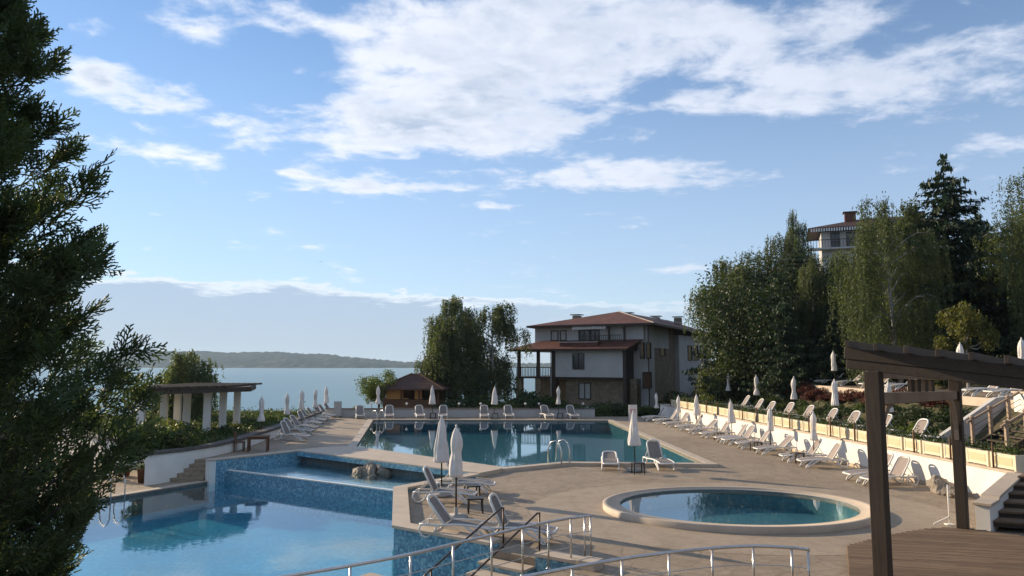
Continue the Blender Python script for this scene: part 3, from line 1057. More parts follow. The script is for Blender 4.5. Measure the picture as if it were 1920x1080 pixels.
# ================================================================== footway railings in front
def railing(pts, posts, label, end_double=None):
    t = empty('railing', (pts[0].x, pts[0].y, 0), 0, label, 'railing', 'steel railings of the footway')
    o0 = Vector((pts[0].x, pts[0].y, 0))
    # smooth the line
    P = [Vector(p) for p in pts]
    sm = []
    for i in range(len(P) - 1):
        p0, p1, p2, p3 = P[max(i - 1, 0)], P[i], P[i + 1], P[min(i + 2, len(P) - 1)]
        for s in range(6):
            u = s / 6
            sm.append(0.5 * ((2 * p1) + (-p0 + p2) * u + (2 * p0 - 5 * p1 + 4 * p2 - p3) * u * u + (-p0 + 3 * p1 - 3 * p2 + p3) * u ** 3))
    sm.append(P[-1])
    loc = [p - o0 for p in sm]
    MB().tube(loc, 0.030, 10).build('top_rail', MT['steel'], t)
    for z in (0.34, 0.62):
        MB().tube([Vector((p.x, p.y, z)) for p in loc], 0.009, 6).build('lower_rail', MT['steel'], t)
    for p in posts:
        q = Vector((p.x, p.y, 0)) - o0
        po = MB().tube([q, q + Vector((0, 0, 0.93))], 0.021, 10).build('post', MT['steel'], t)
        MB().lathe([(0.05, 0.0), (0.05, 0.012), (0.024, 0.02)], 12, q).build('foot_plate', MT['steel'], po)
    return t


r1 = [at(x, y, 0.95) for x, y in [(1108, 967), (1070, 971.5), (1028, 979), (980, 989), (922, 1003), (850, 1020), (770, 1039), (655, 1061), (540, 1080)]]
r1.append(r1[-1] + (r1[-1] - r1[-2]).normalized() * 3.0)
railing(r1, [at(x, y, 0.95) for x, y in [(1107, 967.2), (1096, 968.3), (1070, 971.5), (1028, 979), (980, 989), (922, 1003), (850, 1020), (770, 1039), (657, 1061)]],
        'stainless steel railing between the pool steps and the footway')
r2 = [at(x, y, 0.95) for x, y in [(1518, 1031), (1485, 1027), (1412, 1024), (1335, 1028), (1254, 1036.5), (1166, 1048), (1073, 1064), (990, 1080)]]
r2.append(r2[-1] + (r2[-1] - r2[-2]).normalized() * 3.0)
railing(r2, [at(x, y, 0.95) for x, y in [(1515, 1030.7), (1484, 1027), (1412, 1024), (1335, 1028), (1254, 1036.5), (1166, 1048), (1073, 1064)]],
        'stainless steel railing nearest the camera, ending before the wooden deck')

# ================================================================== retaining wall and terraces on the right
wd = (Vector(WALL_B) - Vector(WALL_A)).normalized()
wnr = Vector((-wd.y, wd.x))                  # into the bank (+x)
if wnr.x < 0:
    wnr = -wnr
wall = empty('retaining_wall', (WALL_A[0], WALL_A[1], 0), 0, 'long sunlit white retaining wall behind the right row of loungers', 'wall')
A_, B_ = Vector(WALL_A), Vector(WALL_B)
lo = lambda v: (v.x - WALL_A[0], v.y - WALL_A[1])
q = [A_, B_, B_ + wnr * 0.35, A_ + wnr * 0.35]
MB().prism([lo(p) for p in q], -0.3, 1.0).build('wall_face', MT['plaster'], wall)
q = [A_ - wnr * 0.05, B_ - wnr * 0.05, B_ + wnr * 0.55, A_ + wnr * 0.55]
MB().prism([lo(p) for p in q], 1.0, 1.06).build('coping', MT['coping'], wall)
q = [A_ - wnr * 0.035, B_ - wnr * 0.035, B_ - wnr * 0.005, A_ - wnr * 0.005]
MB().prism([lo(p) for p in q], 0.0, 0.14).build('plinth', MT['coping'], wall)

t1 = [P2(A_ + wnr * 0.3), P2(B_ + wnr * 0.3), (18.7, 20.8), (19.0, 60.0), (12.2, 60.0)]
tag(MB().prism(t1, -2.5, 1.035).build('upper_terrace', MT['deck']), 'paved terrace on top of the white retaining wall', kind='structure')
t2 = [(19.9, 22), (24.3, 22), (24.6, 57), (19.9, 57)]
tag(MB().prism(t2, 0.5, 2.82).build('hill_terrace', MT['deck']), 'narrow upper terrace at the foot of the wooded hill', kind='structure')
cw = MB().prism([(19.72, 22), (19.9, 22), (19.9, 57), (19.72, 57)], 2.2, 2.84).build('terrace_edge_wall', MT['coping'])
tag(cw, 'low stone kerb along the edge of the upper terrace', 'wall')

# far low wall of the deck
fw = empty('far_wall', (0, 60.2, 0), 0, 'low grey white wall with dark coping at the far end of the deck', 'wall')
x0, x1 = at(612, 770, 0.6).x * 60.2 / at(612, 770, 0.6).y, (1113 - 960) / F * 60.2
MB().box(((x0 + x1) / 2, 0, 0.29), (x1 - x0, 0.3, 0.66)).build('wall_face', MT['house_plaster'], fw)
MB().box(((x0 + x1) / 2, 0, 0.655), (x1 - x0 + .1, 0.42, 0.07)).build('coping', MT['coping_dark'], fw)

# white planter wall on the left with the planting bed
PL = [(-15.3, 31.7), (-14.4, 33.3), (-13.75, 35.2), (-13.5, 37.5), (-13.75, 44), (-14.75, 58.5), (-29, 58.5), (-27, 44), (-20.5, 38.0), (-17.3, 36.4)]
pl = empty('planter_wall', (0, 0, 0), 0, 'curved white planter wall with dark coping below the garden pergola', 'wall')
MB().prism(PL, -2.5, 0.50).build('wall_face', MT['plaster'], pl)
fix(strip(PL, 0.42, 0.06, 0.42, 0.56).build('coping', MT['coping_dark'], pl))
MB().sheet(offset(PL, -0.42), 0.505).build('soil', MT['ground'], pl)

# steps beside it, from the lower terrace up to the deck
sp = empty('terrace_steps', (0, 0, 0), 0, 'short flight of shaded steps beside the white planter wall', 'steps')
s0, s1 = Vector((-14.75, 32.75)), Vector((-13.30, 32.75))
sdir = Vector((0.12, 0.99)).normalized()
for k in range(5):
    a0, a1 = s0 + sdir * (0.30 * k), s1 + sdir * (0.30 * k)
    q = [a0, a1, a1 + sdir * (0.30 * (5 - k) + .6), a0 + sdir * (0.30 * (5 - k) + .6)]
    zt = ZL_TERR + 0.16 * (k + 1) - (0.004 if k == 4 else 0)
    MB().prism([P2(p) for p in q], zt - 0.16, zt).build('step', MT['deck'], sp)

# ================================================================== sun loungers
def make_lounger(angle, sling):
    t = empty('sun_lounger')
    ca, sa = math.cos(R(angle)), math.sin(R(angle))
    hx_, zs = -0.28, 0.33
    prof = lambda x: zs + 0.025 * math.sin((x + 0.3) * 3.6) - 0.03 * smooth(x, 0.6, 0.95)
    xs_ = [-0.92 + 1.87 * i / 14 for i in range(15)]
    fr = MB()
    for s in (-1, 1):
        fr.tube([(x, s * 0.31, prof(x) if x > hx_ else zs - 0.01) for x in xs_], 0.032, 6)
    fr.tube([(0.95, -0.31, prof(0.95)), (0.985, -0.2, prof(0.95)), (0.985, 0.2, prof(0.95)), (0.95, 0.31, prof(0.95))], 0.032, 6)
    fr.tube([(-0.92, -0.31, zs - .01), (-0.92, 0.31, zs - .01)], 0.024, 6)
    fr.tube([(hx_, -0.31, zs - .02), (hx_, 0.31, zs - .02)], 0.02, 6)
    fr.build('frame', MT['white_plastic'], t)
    for s in (-1, 1):
        MB().tube([(0.50, s * 0.315, zs), (0.66, s * 0.325, 0.20), (0.78, s * 0.33, 0.08), (0.82, s * 0.33, 0.02), (0.74, s * 0.33, 0.02), (0.56, s * .33, .16), (0.36, s * .32, .26), (0.26, s * .31, zs)], 0.030, 6).build('leg', MT['white_plastic'], t)
        MB().tube([(-0.88, s * 0.315, zs), (-0.93, s * 0.325, 0.20), (-0.86, s * 0.33, 0.06), (-0.74, s * 0.33, 0.02), (-0.60, s * .33, .08), (-0.50, s * .325, .2), (-0.46, s * .31, zs)], 0.030, 6).build('leg', MT['white_plastic'], t)
    n = 14
    xa = [hx_ + 0.02 + (0.95 - hx_ - 0.02) * i / (n - 1) for i in range(n)]
    vs = []
    for x in xa:
        for y, dz in ((-0.29, 0.012), (-0.15, 0.0), (0.15, 0.0), (0.29, 0.012)):
            vs.append((x, y, prof(x) + dz))
    vs += [(x, y, z - 0.014) for (x, y, z) in vs]
    k = n * 4
    fs = []
    for i in range(n - 1):
        for j in range(3):
            a = i * 4 + j
            fs += [(a, a + 4, a + 5, a + 1), (k + a, k + a + 1, k + a + 5, k + a + 4)]
    MB().add(vs, fs, True).build('seat_sling', MT[sling], t)
    L = 0.80
    B = lambda u, y, off=0.0: (hx_ - u * ca - off * sa, y, zs + u * sa - off * ca)
    loop = [B(0, -0.29), B(L * 0.55, -0.285), B(L * 0.85, -0.27), B(L * 0.96, -0.20), B(L, -0.09), B(L, 0.09), B(L * 0.96, 0.20), B(L * 0.85, 0.27), B(L * 0.55, 0.285), B(0, 0.29)]
    br = MB().tube(loop, 0.034, 6).build('backrest', MT['white_plastic'], t)
    us = [0.03, 0.25, 0.5, 0.68, L * 0.93]
    ws = [0.275, 0.272, 0.268, 0.258, 0.19]
    vs = []
    for u, w_ in zip(us, ws):
        vs += [B(u, -w_, -0.004), B(u, 0, 0.012), B(u, w_, -0.004)]
    k = len(vs)
    vs += [B(u, y, 0.012 + e) for u, w_ in zip(us, ws) for (y, e) in ((-w_, 0), (0, 0.014), (w_, 0))]
    fs = []
    for i in range(len(us) - 1):
        for j in range(2):
            a = i * 3 + j
            fs += [(a, a + 1, a + 4, a + 3), (k + a, k + a + 3, k + a + 4, k + a + 1)]
    MB().add(vs, fs, True).build('backrest_sling', MT[sling], br)
    if angle > 20:
        pr = MB()
        for s in (-1, 1):
            pr.tube([B(0.42, s * 0.27, 0.02), (hx_ - 0.50, s * 0.29, zs)], 0.014, 5)
        pr.build('backrest_prop', MT['white_plastic'], t)
    return t


LG = {}


def lounger(kind, loc, rz, label, group):
    spec = {'up': (52, 'sling'), 'steep': (64, 'sling'), 'flat': (14, 'sling'), 'pale': (56, 'sling_pale'), 'pale_low': (42, 'sling_pale')}[kind]
    if kind not in LG:
        o = LG[kind] = make_lounger(*spec)
    else:
        o = copy_tree(LG[kind])
    o.location = loc
    o.rotation_euler = (0, 0, rz)
    tag(o, label, 'sun lounger', group)
    return o


# ================================================================== parasols (closed)
def make_parasol(kind):
    t = empty('parasol')
    h_ = 2.45
    MB().tube([(0, 0, 0.05), (0, 0, h_ - 0.05)], 0.024, 8).build('pole', MT['pole_dark'], t)
    wob = lambda a, z: 0.93 + 0.24 * abs(math.cos(4 * a + 0.9 * math.sin(z * 3.1 + a))) ** 0.7 * (1 if z < 2.3 else 0.5) + 0.09 * math.sin(3 * a + z * 5) + 0.05 * math.sin(11 * z + 2 * a)
    if kind == 'cone':
        prof = [(0.03, 1.06), (0.19, 1.04), (0.235, 1.07), (0.225, 1.15), (0.195, 1.40), (0.155, 1.75), (0.115, 2.05), (0.085, 2.25), (0.05, 2.37), (0.02, 2.42)]
    elif kind == 'tied':
        prof = [(0.03, 1.08), (0.16, 1.06), (0.185, 1.10), (0.16, 1.25), (0.115, 1.42), (0.088, 1.56), (0.098, 1.72), (0.125, 1.95), (0.128, 2.10), (0.10, 2.25), (0.055, 2.37), (0.02, 2.42)]
    else:
        prof = [(0.03, 1.12), (0.14, 1.10), (0.165, 1.14), (0.155, 1.3), (0.14, 1.55), (0.118, 1.72), (0.135, 1.92), (0.13, 2.10), (0.10, 2.25), (0.06, 2.36), (0.02, 2.42)]
    # denser rings
    pr = []
    for i in range(len(prof) - 1):
        for s in range(3):
            u = s / 3
            pr.append(tuple(prof[i][q] * (1 - u) + prof[i + 1][q] * u for q in (0, 1)))
    pr.append(prof[-1])
    can = MB().lathe(pr, 40, (0, 0, 0), wob).build('canopy', MT['canvas'], t)
    if kind != 'cone':
        zt = 1.56 if kind == 'tied' else 1.72
        MB().lathe([(0.112, zt - 0.02), (0.118, zt), (0.112, zt + 0.02)], 20).build('tie_strap', MT['canvas'], can)
    MB().lathe([(0.012, 2.40), (0.03, 2.43), (0.03, 2.46), (0.012, 2.49), (0.004, 2.5)], 10).build('finial', MT['white_plastic'], t)
    bs = MB().lathe([(0.02, 0.0), (0.30, 0.0), (0.32, 0.02), (0.32, 0.06), (0.29, 0.085), (0.05, 0.09), (0.05, 0.28), (0.03, 0.29)], 24).build('base', MT['concrete'], t)
    return t


PG = {}


def parasol(kind, loc, label, group, hgt=2.5, rz=0.0):
    if kind not in PG:
        o = PG[kind] = make_parasol(kind)
    else:
        o = copy_tree(PG[kind])
    o.location = loc
    rr = random.Random(label)
    o.rotation_euler = (R(rr.uniform(-1.4, 1.4)), R(rr.uniform(-1.4, 1.4)), rr.uniform(0, 6.28))
    k = hgt / 2.5
    o.scale = (k * 1.02, k * 1.02, k)
    tag(o, label, 'parasol', group)
    return o


# ================================================================== little side tables
def make_table():
    t = empty('side_table')
    bevel(MB().box((0, 0, 0.40), (0.46, 0.46, 0.04)).build('table_top', MT['pole_dark'], t), 0.01)
    for sx in (-1, 1):
        for sy in (-1, 1):
            MB().beam((sx * 0.19, sy * 0.19, 0.38), (sx * 0.205, sy * 0.205, 0.0), 0.045, 0.045, (1, 0, 0)).build('leg', MT['pole_dark'], t)
    return t


TB = []


def table(loc, label, rz=0.0):
    o = copy_tree(TB[0]) if TB else make_table()
    if not TB:
        TB.append(o)
    o.location = loc
    o.rotation_euler = (0, 0, rz)
    tag(o, label, 'side table', 'low dark side tables between the loungers')


def on_wall(t, off, z=0.0):                     # point beside the sunlit wall; off < 0 in front
    p = A_.lerp(B_, t) + wnr * off
    return (p.x, p.y, z)


def wall_t(px, off):                           # where image column px meets the line parallel to the wall
    a, b = A_ + wnr * off, B_ + wnr * off
    k = (px - 960) / F
    dv = b - a
    return (k * a.y - a.x) / (dv.x - k * dv.y)


wall_rz = math.atan2(-wnr.y, -wnr.x)           # feet towards the pool
gw = 'sun loungers along the sunlit white wall'
cols_l = [1243, 1266, 1287, 1312, 1335, 1362, 1393, 1407, 1436, 1473, 1527, 1563, 1657, 1689]
for i, px in enumerate(cols_l):
    t = wall_t(px, -0.62)
    c = Vector(on_wall(t, -0.62))
    c = c - Vector((wnr.x, wnr.y, 0)) * 0.72
    lounger('pale' if i not in (4, 9) else 'pale_low', (c.x, c.y, 0.005), wall_rz + R(random.uniform(-11, 11) + 3),
            f'{ORD[i]} sun lounger from the far end below the sunlit white wall', gw)
cols_p = [(1229, 735, 'tied'), (1269, 740, 'tied'), (1302, 738, 'cone'), (1367, 748, 'cone'), (1437, 762, 'straight'), (1516, 769, 'tied')]
for i, (px, ty, kd) in enumerate(cols_p):
    t = wall_t(px, -0.95)
    c = Vector(on_wall(t, -0.95))
    top = CAMZ - (ty - HORIZON) * c.y / F
    parasol(kd, (c.x, c.y, 0.005), f'{ORD[i]} closed parasol from the far end below the sunlit white wall', 'parasols along the sunlit white wall', top)
    if i in (1, 3, 4, 5):
        table((c.x - 0.75, c.y - 0.1, 0.005), f'dark side table by the {ORD[i]} parasol below the sunlit wall', 0.2)
# ---- row on the terrace above the wall
gu = 'sun loungers on the terrace above the white wall'
for i, (px, py) in enumerate([(1400, 742), (1425, 748), (1447, 753), (1482, 755), (1518, 760), (1561, 766), (1603, 771), (1660, 777), (1727, 785)]):
    top = at(px, py, 1.04 + 0.98)
    x = min(max(top.x, 15.0), 16.6)
    y = x / ((px - 960) / F)
    lounger('pale', (x - 0.70, y, 1.04), wall_rz + R(2 + random.uniform(-5, 5)), f'{ORD[i]} sun lounger from the far end on the terrace above the planters', gu)
gp = 'parasols on the terrace above the white wall'
for i, (px, py, kd) in enumerate([(1365, 700, 'tied'), (1418, 703, 'tied'), (1486, 706, 'tied'), (1564, 711, 'straight'), (1664, 715, 'tied')]):
    p = at(px, py, 1.04 + 2.42)
    parasol(kd, (min(p.x, 17.6), min(p.x, 17.6) / p.x * p.y, 1.04), f'{ORD[i]} closed parasol from the far end on the terrace above the planters', gp, 2.45)

# ---- topmost terrace at the hill
g3 = 'parasols on the upper hill terrace'
for i, (px, py, y) in enumerate([(1563, 657, 46), (1627, 654, 42), (1699, 648, 38.5), (1798, 641, 34.5), (1915, 632, 30)]):
    p = aty(px, py, y)
    parasol('straight', (p.x, p.y, 2.82), f'{ORD[i]} white closed parasol from the left on the upper hill terrace', g3, p.z - 2.82)
for i, px in enumerate([1520, 1552, 1590, 1640, 1690, 1840, 1885]):
    x = 21.0
    y = x / ((px - 960) / F)
    lounger('pale_low', (x, y, 2.82), wall_rz + R(random.uniform(-8, 8)), f'{ORD[i]} white lounger from the left on the upper hill terrace', 'sun loungers on the upper hill terrace')

# ---- far wall row
gf = 'sun loungers in front of the far wall'
for i, px in enumerate([680, 734, 790, 833, 909, 954, 1024, 1071]):
    y = 59.0
    x = (px - 960) / F * y
    lounger('up', (x, y - 0.3, 0.006), R(-90) + R(random.uniform(-9, 9)) + R(12), f'{ORD[i]} grey lounger from the left in front of the far wall', gf)
for i, (px, ty, kd, tbl) in enumerate([(712, 722, 'tied', 0), (813, 722, 'cone', 1), (927, 723, 'cone', 1), (1046, 723, 'tied', 1)]):
    y = 59.1
    x = (px - 960) / F * y
    parasol(kd, (x, y, 0.005), f'{ORD[i]} closed parasol from the left in front of the far wall', 'parasols in front of the far wall', CAMZ - (ty - HORIZON) * y / F)
    if tbl:
        table((x + 0.1, y - 0.6, 0.006), f'dark side table under the {ORD[i]} parasol from the left at the far wall')

# ---- left row, feet to the pool
gl = 'sun loungers along the left planter wall'
for i, (px, py) in enumerate([(536, 826), (545, 815), (556, 808), (566, 800), (575, 794), (585, 789), (596, 785), (606, 781), (616, 778)]):
    p = at(px, py, 0.0)
    lounger('up' if i % 3 else 'steep', (p.x + 0.35, p.y, 0.006), R(-12 + random.uniform(-6, 6)), f'{ORD[i]} grey lounger from the near end of the left row', gl)
for i, (px, ty, by, kd) in enumerate([(489, 741, 826, 'tied'), (537, 735, 808, 'tied'), (565, 729, 797, 'straight'), (590, 728, 790, 'tied'), (612, 723, 781, 'straight')]):
    p = at(px, by, 0.0)
    parasol(kd, (p.x, p.y, 0.005), f'{ORD[i]} closed parasol from the near end of the left row', 'parasols along the left planter wall', CAMZ - (ty - HORIZON) * p.y / F)

# ---- near bay
gn = 'sun loungers in the near bay'
def lounger_by_head(kind, px, py, rz, label, up=0.93):   # by the pixel of the backrest's top
    ang = {'up': 52, 'steep': 64, 'flat': 14}[kind]
    hz = 0.33 + 0.80 * math.sin(R(ang))
    q = at(px, py, hz)
    off = Matrix.Rotation(rz, 3, 'Z') @ Vector((-0.28 - 0.80 * math.cos(R(ang)), 0, 0))
    return lounger(kind, (q.x - off.x, q.y - off.y, 0.006), rz, label, gn)
lounger_by_head('steep', 797, 876, R(-8), 'grey lounger with raised back nearest the corner of the bay parapet')
lounger_by_head('steep', 838, 862, R(-6), 'grey lounger behind the two near parasols, farthest in the bay')
lounger_by_head('up', 806, 930, R(-14), 'lounger at the parapet beside the parasol with the pale round base')
lounger_by_head('steep', 922, 928, R(-16), 'nearest lounger, pale frame, right beside the steel railing')
p = at(855, 972, 0.0)
parasol('straight', (p.x, p.y, 0.005), 'near closed parasol with pale round base between the bay loungers', 'parasols in the near bay', 2.58)
p = at(828, 930, 0.0)
parasol('cone', (p.x, p.y, 0.005), 'near closed parasol with loose canopy, left of its slim twin', 'parasols in the near bay', CAMZ - (776 - HORIZON) * p.y / F)
p = at(885, 935, 0.0)
table((p.x, p.y, 0.006), 'dark side table between the loungers of the near bay', 0.3)
p = at(868, 962, 0.0)
table((p.x + 0.35, p.y + 0.1, 0.006), 'dark side table beside the near parasol with the round base', 0.1)

# ---- pair by the long pool's near edge
p = at(1191, 884, 0.0)
parasol('cone', (p.x, p.y, 0.005), 'closed parasol with wide loose canopy between long pool and round pool', 'parasol between the pools', CAMZ - (768 - HORIZON) * p.y / F)
table((p.x + 0.02, p.y - 0.55, 0.006), 'dark side table under the parasol between the pools', 0.1)
p = at(1147, 880, 0.0)
lounger('flat', (p.x, p.y + 0.5, 0.006), R(-96), 'lounger with lowered back left of the parasol between the pools', 'pair of loungers between the pools')
p = at(1240, 880, 0.0)
lounger('steep', (p.x, p.y + 0.5, 0.006), R(-78), 'lounger with upright back right of the parasol between the pools', 'pair of loungers between the pools')


# ================================================================== pool ladders
def ladder(loc, rz, label, h_=0.75, w_=0.5):
    t = empty('pool_ladder', loc, rz, label, 'pool ladder')
    for s in (-1, 1):
        MB().tube([(0.55, s * w_ / 2, 0.0), (0.55, s * w_ / 2, h_ * 0.55), (0.45, s * w_ / 2, h_ * 0.88), (0.25, s * w_ / 2, h_), (0.02, s * w_ / 2, h_ * 0.92), (-0.12, s * w_ / 2, h_ * 0.65), (-0.15, s * w_ / 2, -0.8)], 0.024, 8).build('rail', MT['steel'], t)
    for z in (-0.15, -0.45, -0.72):
        MB().box((-0.15, 0, z), (0.1, w_, 0.03)).build('step', MT['steel'], t)
    return t


p = (Vector(MAIN[2]) * 0.15 + Vector(MAIN[3]) * 0.85)
ladder((p.x, p.y - 0.05, 0.12), R(-38), 'arched steel ladder at the near edge of the long pool', 0.95, 0.6)
p = at(710, 790, 0.1)
ladder((p.x, p.y + 0.4, 0.05), R(130), 'steel ladder at the far left corner of the long pool', 0.8, 0.6)
p = Vector(BAS_L0).lerp(Vector((-16.1, 27.5)), 0.68)
ladder((p.x - 0.02, p.y + 0.02, ZL_TERR + 0.03), math.atan2(0.52, -0.85), 'steel ladder on the left side of the front pool', 0.85, 0.55)

# ================================================================== planters on the wall
gpl = 'cream planter boxes on top of the white wall'
rngp = random.Random(5)


def leaf_mesh(name, cen, a1, a2, blunt=False):
    n = len(cen)
    v = np.empty((n, 4, 3), np.float32)
    v[:, 0] = cen - a1
    v[:, 1] = cen + a2 - a1 * 0.1
    v[:, 2] = cen + a1
    v[:, 3] = cen - a2 - a1 * 0.1
    if blunt:
        v[:, 0] = cen - a1 - a2
        v[:, 1] = cen - a1 + a2
        v[:, 2] = cen + a1 + a2 * 0.6
        v[:, 3] = cen + a1 - a2 * 0.6
    me = bpy.data.meshes.new(name)
    me.vertices.add(n * 4)
    me.vertices.foreach_set('co', v.reshape(-1))
    me.loops.add(n * 4)
    me.loops.foreach_set('vertex_index', np.arange(n * 4, dtype=np.int32))
    me.polygons.add(n)
    me.polygons.foreach_set('loop_start', np.arange(0, n * 4, 4, dtype=np.int32))
    me.update(calc_edges=True)
    return me


def unit(v):
    return v / np.maximum(np.linalg.norm(v, axis=1, keepdims=True), 1e-6)


def scatter_leaves(name, cen, length, width, rs, axis=None, spread=1.0):
    n = len(cen)
    d_ = rs.normal(size=(n, 3))
    if axis is not None:
        d_ = unit(d_) * spread + axis
    d_ = unit(d_)
    e_ = unit(np.cross(d_, rs.normal(size=(n, 3))))
    k = rs.uniform(0.6, 1.25, (n, 1))
    return leaf_mesh(name, cen, d_ * length * k * 0.5, e_ * width * k * 0.5)


def bush_points(rs, n, size, clumps=14, shell=0.75):
    c = rs.normal(size=(clumps, 3))
    c = unit(c) * rs.uniform(0.25, 0.80, (clumps, 1))
    c[:, 2] = np.abs(c[:, 2]) * 0.95
    rad = rs.uniform(0.28, 0.48, clumps)
    k = rs.integers(0, clumps, n)
    off = unit(rs.normal(size=(n, 3))) * (rs.uniform(0, 1, (n, 1)) ** 0.33 * (1 - shell) + shell * rs.uniform(0.85, 1.08, (n, 1)) * 1.0)
    p = c[k] + off * rad[k][:, None]
    p[:, 2] = np.maximum(p[:, 2], 0.02)
    return (p * np.array(size)).astype(np.float32)


PLANT_ME = []
for q in range(4):
    rs = np.random.default_rng(60 + q)
    n = 260
    pts = np.stack([rs.uniform(-0.46, 0.46, n), rs.uniform(-0.15, 0.15, n), 0.46 + rs.gamma(1.8, 0.07, n)], 1).astype(np.float32)
    hang = rs.uniform(0, 1, n) < -1.0
    pts[hang, 1] = -0.24
    pts[hang, 2] = rs.uniform(0.2, 0.45, hang.sum())
    me = scatter_leaves('plants', pts, 0.10, 0.055, rs, np.array([0, 0, 0.5]), 1.0)
    me.materials.append(MT['l_dark'] if q % 2 else MT['l_bush'])
    PLANT_ME.append(me)
wl_ = (B_ - A_).length
rzw = math.atan2(wd.y, wd.x)
protos = None
npl = 31
box_me = MB()
box_me.box((0, 0, 0.23), (0.98, 0.34, 0.40))
for s in (-1, 1):
    box_me.box((s * 0.47, 0, 0.235), (0.08, 0.37, 0.47))
box_me.box((0, 0, 0.435), (0.90, 0.365, 0.05))
box_me.box((0, 0, 0.055), (0.90, 0.365, 0.05))
box_me = box_me.mesh('planter_body')
box_me.materials.append(MT['cream'])
pan_me = MB().box((0, -0.172, 0.245), (0.74, 0.012, 0.24)).box((0, 0.172, 0.245), (0.74, 0.012, 0.24)).mesh('planter_panel')
pan_me.materials.append(MT['cream_panel'])
for i in range(npl):
    t = (i + 2.6) / (npl + 2.2)
    c = A_.lerp(B_, t) + wnr * 0.30
    o = empty('planter_box', (c.x, c.y, 1.06), rzw + (math.pi if False else 0), f'{ORD[i]} cream planter box from the far end on the white wall', 'planter', gpl)
    o.rotation_euler = (0, 0, rzw + R(rngp.uniform(-1.5, 1.5)))
    link('box', box_me, None, o)
    link('panel', pan_me, None, o)
    tag(link('plants', PLANT_ME[i % 4], None, o), kind='stuff')
rl = empty('terrace_railing', (A_.x, A_.y, 1.06), 0, 'thin dark posts standing in front of the planters on the white wall', 'railing')
for i in range(19):
    c = A_.lerp(B_, (i + 0.3) / 18.8) - wnr * 0.0 + wnr * 0.05 - A_
    MB().tube([(c.x, c.y, 0), (c.x, c.y, 0.78)], 0.032, 6).build('post', MT['brown_wood'], rl)
for z in (0.72,):
    a0, b0 = A_ + wnr * 0.05 - A_, B_ + wnr * 0.05 - A_
    MB().tube([(a0.x, a0.y, z), (b0.x, b0.y, z)], 0.008, 5).build('cable', MT['cable'], rl)

# boulder and thin white post near the wall's near end
p = at(1768, 925, 0.0)
blob_rock('boulder', MT['rock'], (p.x, p.y, 0.22), (0.62, 0.5, 0.46), 77, 'large pale boulder at the foot of the sunlit wall', 'boulder')
p = at(1795, 932, 0.0)
blob_rock('boulder', MT['rock'], (p.x - 0.02, p.y, 0.12), (0.34, 0.3, 0.26), 78, 'smaller boulder beside the large one near the pergola post', 'boulder')
p = at(1781, 985, 0.0)
wp = empty('slim_post', (p.x, p.y, 0.004), 0, 'slim pale post on the deck left of the far pergola post', 'post')
MB().tube([(0, 0, 0), (0, 0, 1.05)], 0.022, 8).build('pole', MT['plaster'], wp)
MB().beam((-0.40, 0.05, 0.02), (0, 0, 0.22), 0.03, 0.03).build('stay', MT['plaster'], wp)
bevel(MB().box((0, 0, 0.02), (0.2, 0.2, 0.03)).build('foot', MT['plaster'], wp), 0.005)

# grey board and little globe lamps at the far wall
gbd = empty('grey_board', ((637 - 960) / F * 59.6, 59.6, 0.004), R(-10), 'grey upright board at the left end of the far wall', 'board')
bevel(MB().box((0, 0, 0.66), (0.62, 0.10, 1.2)).build('panel', MT['blind'], gbd), 0.02)
for s in (-1, 1):
    MB().box((s * 0.24, 0, 0.05), (0.06, 0.4, 0.09)).build('foot', MT['pole_dark'], gbd)
for i, px in enumerate([700, 765, 862, 902, 985, 1010, 1092]):
    lm = empty('globe_lamp', ((px - 960) / F * 60.2, 60.2, 0.69), 0, f'{ORD[i]} small globe lamp from the left on the far wall', 'lamp', 'globe lamps on the far wall')
    MB().tube([(0, 0, 0), (0, 0, 0.26)], 0.022, 6).build('stem', MT['pole_dark'], lm)
    MB().lathe([(0.02, 0.25), (0.075, 0.29), (0.10, 0.35), (0.075, 0.41), (0.02, 0.45)], 12).build('globe', MT['white_plastic'], lm)

# information board by the far end of the wall
p = at(1187, 790, 0.0)
sg = empty('notice_board', (p.x, p.y, 0.004), R(8), 'white notice board with red lettering at the far end of the deck', 'sign')
bevel(MB().box((0, 0, 0.66), (0.64, 0.05, 1.08)).build('board', MT['sign_white'], sg), 0.01)
for s in (-1, 1):
    MB().beam((s * 0.26, 0.0, 0.14), (s * 0.30, 0.16, 0.0), 0.04, 0.04).build('leg', MT['white_plastic'], sg)
    MB().beam((s * 0.26, 0.0, 0.14), (s * 0.30, -0.16, 0.0), 0.04, 0.04).build('leg', MT['white_plastic'], sg)
bars = MB()
for (x, z, w_, hh) in [(-.12, .85, .2, .05), (.10, .85, .16, .05), (-.16, .74, .12, .06), (0, .74, .13, .06), (.15, .74, .12, .06), (0, .62, .36, .025)]:
    bars.box((x, -0.029, z), (w_, 0.006, hh))
bars.build('lettering', MT['sign_red'], sg)

# ================================================================== wooden deck, near pergola, timber stairs
ZD = 0.12
wdl = [P2(at(1588, 1022, ZD)), P2(at(1592, 1080, ZD)), (6.0, 12.3), (5.4, 8.4), (16.4, 8.4), (16.4, 15.2), P2(at(1925, 1006, ZD)), P2(at(1840, 993, ZD)), P2(at(1790, 987, ZD)), P2(at(1740, 990.5, ZD)), P2(at(1690, 998, ZD)), P2(at(1630, 1011, ZD))]
wdk = empty('wooden_deck', (0, 0, 0), 0, 'weathered wooden deck under the near pergola', 'deck')
pa = R(-13)                                    # direction of the planks
ux, uy = Vector((math.cos(pa), math.sin(pa))), Vector((-math.sin(pa), math.cos(pa)))
loc2 = [(Vector(p).dot(ux), Vector(p).dot(uy)) for p in wdl]
v0, v1 = min(q[1] for q in loc2), max(q[1] for q in loc2)
PW = 0.145


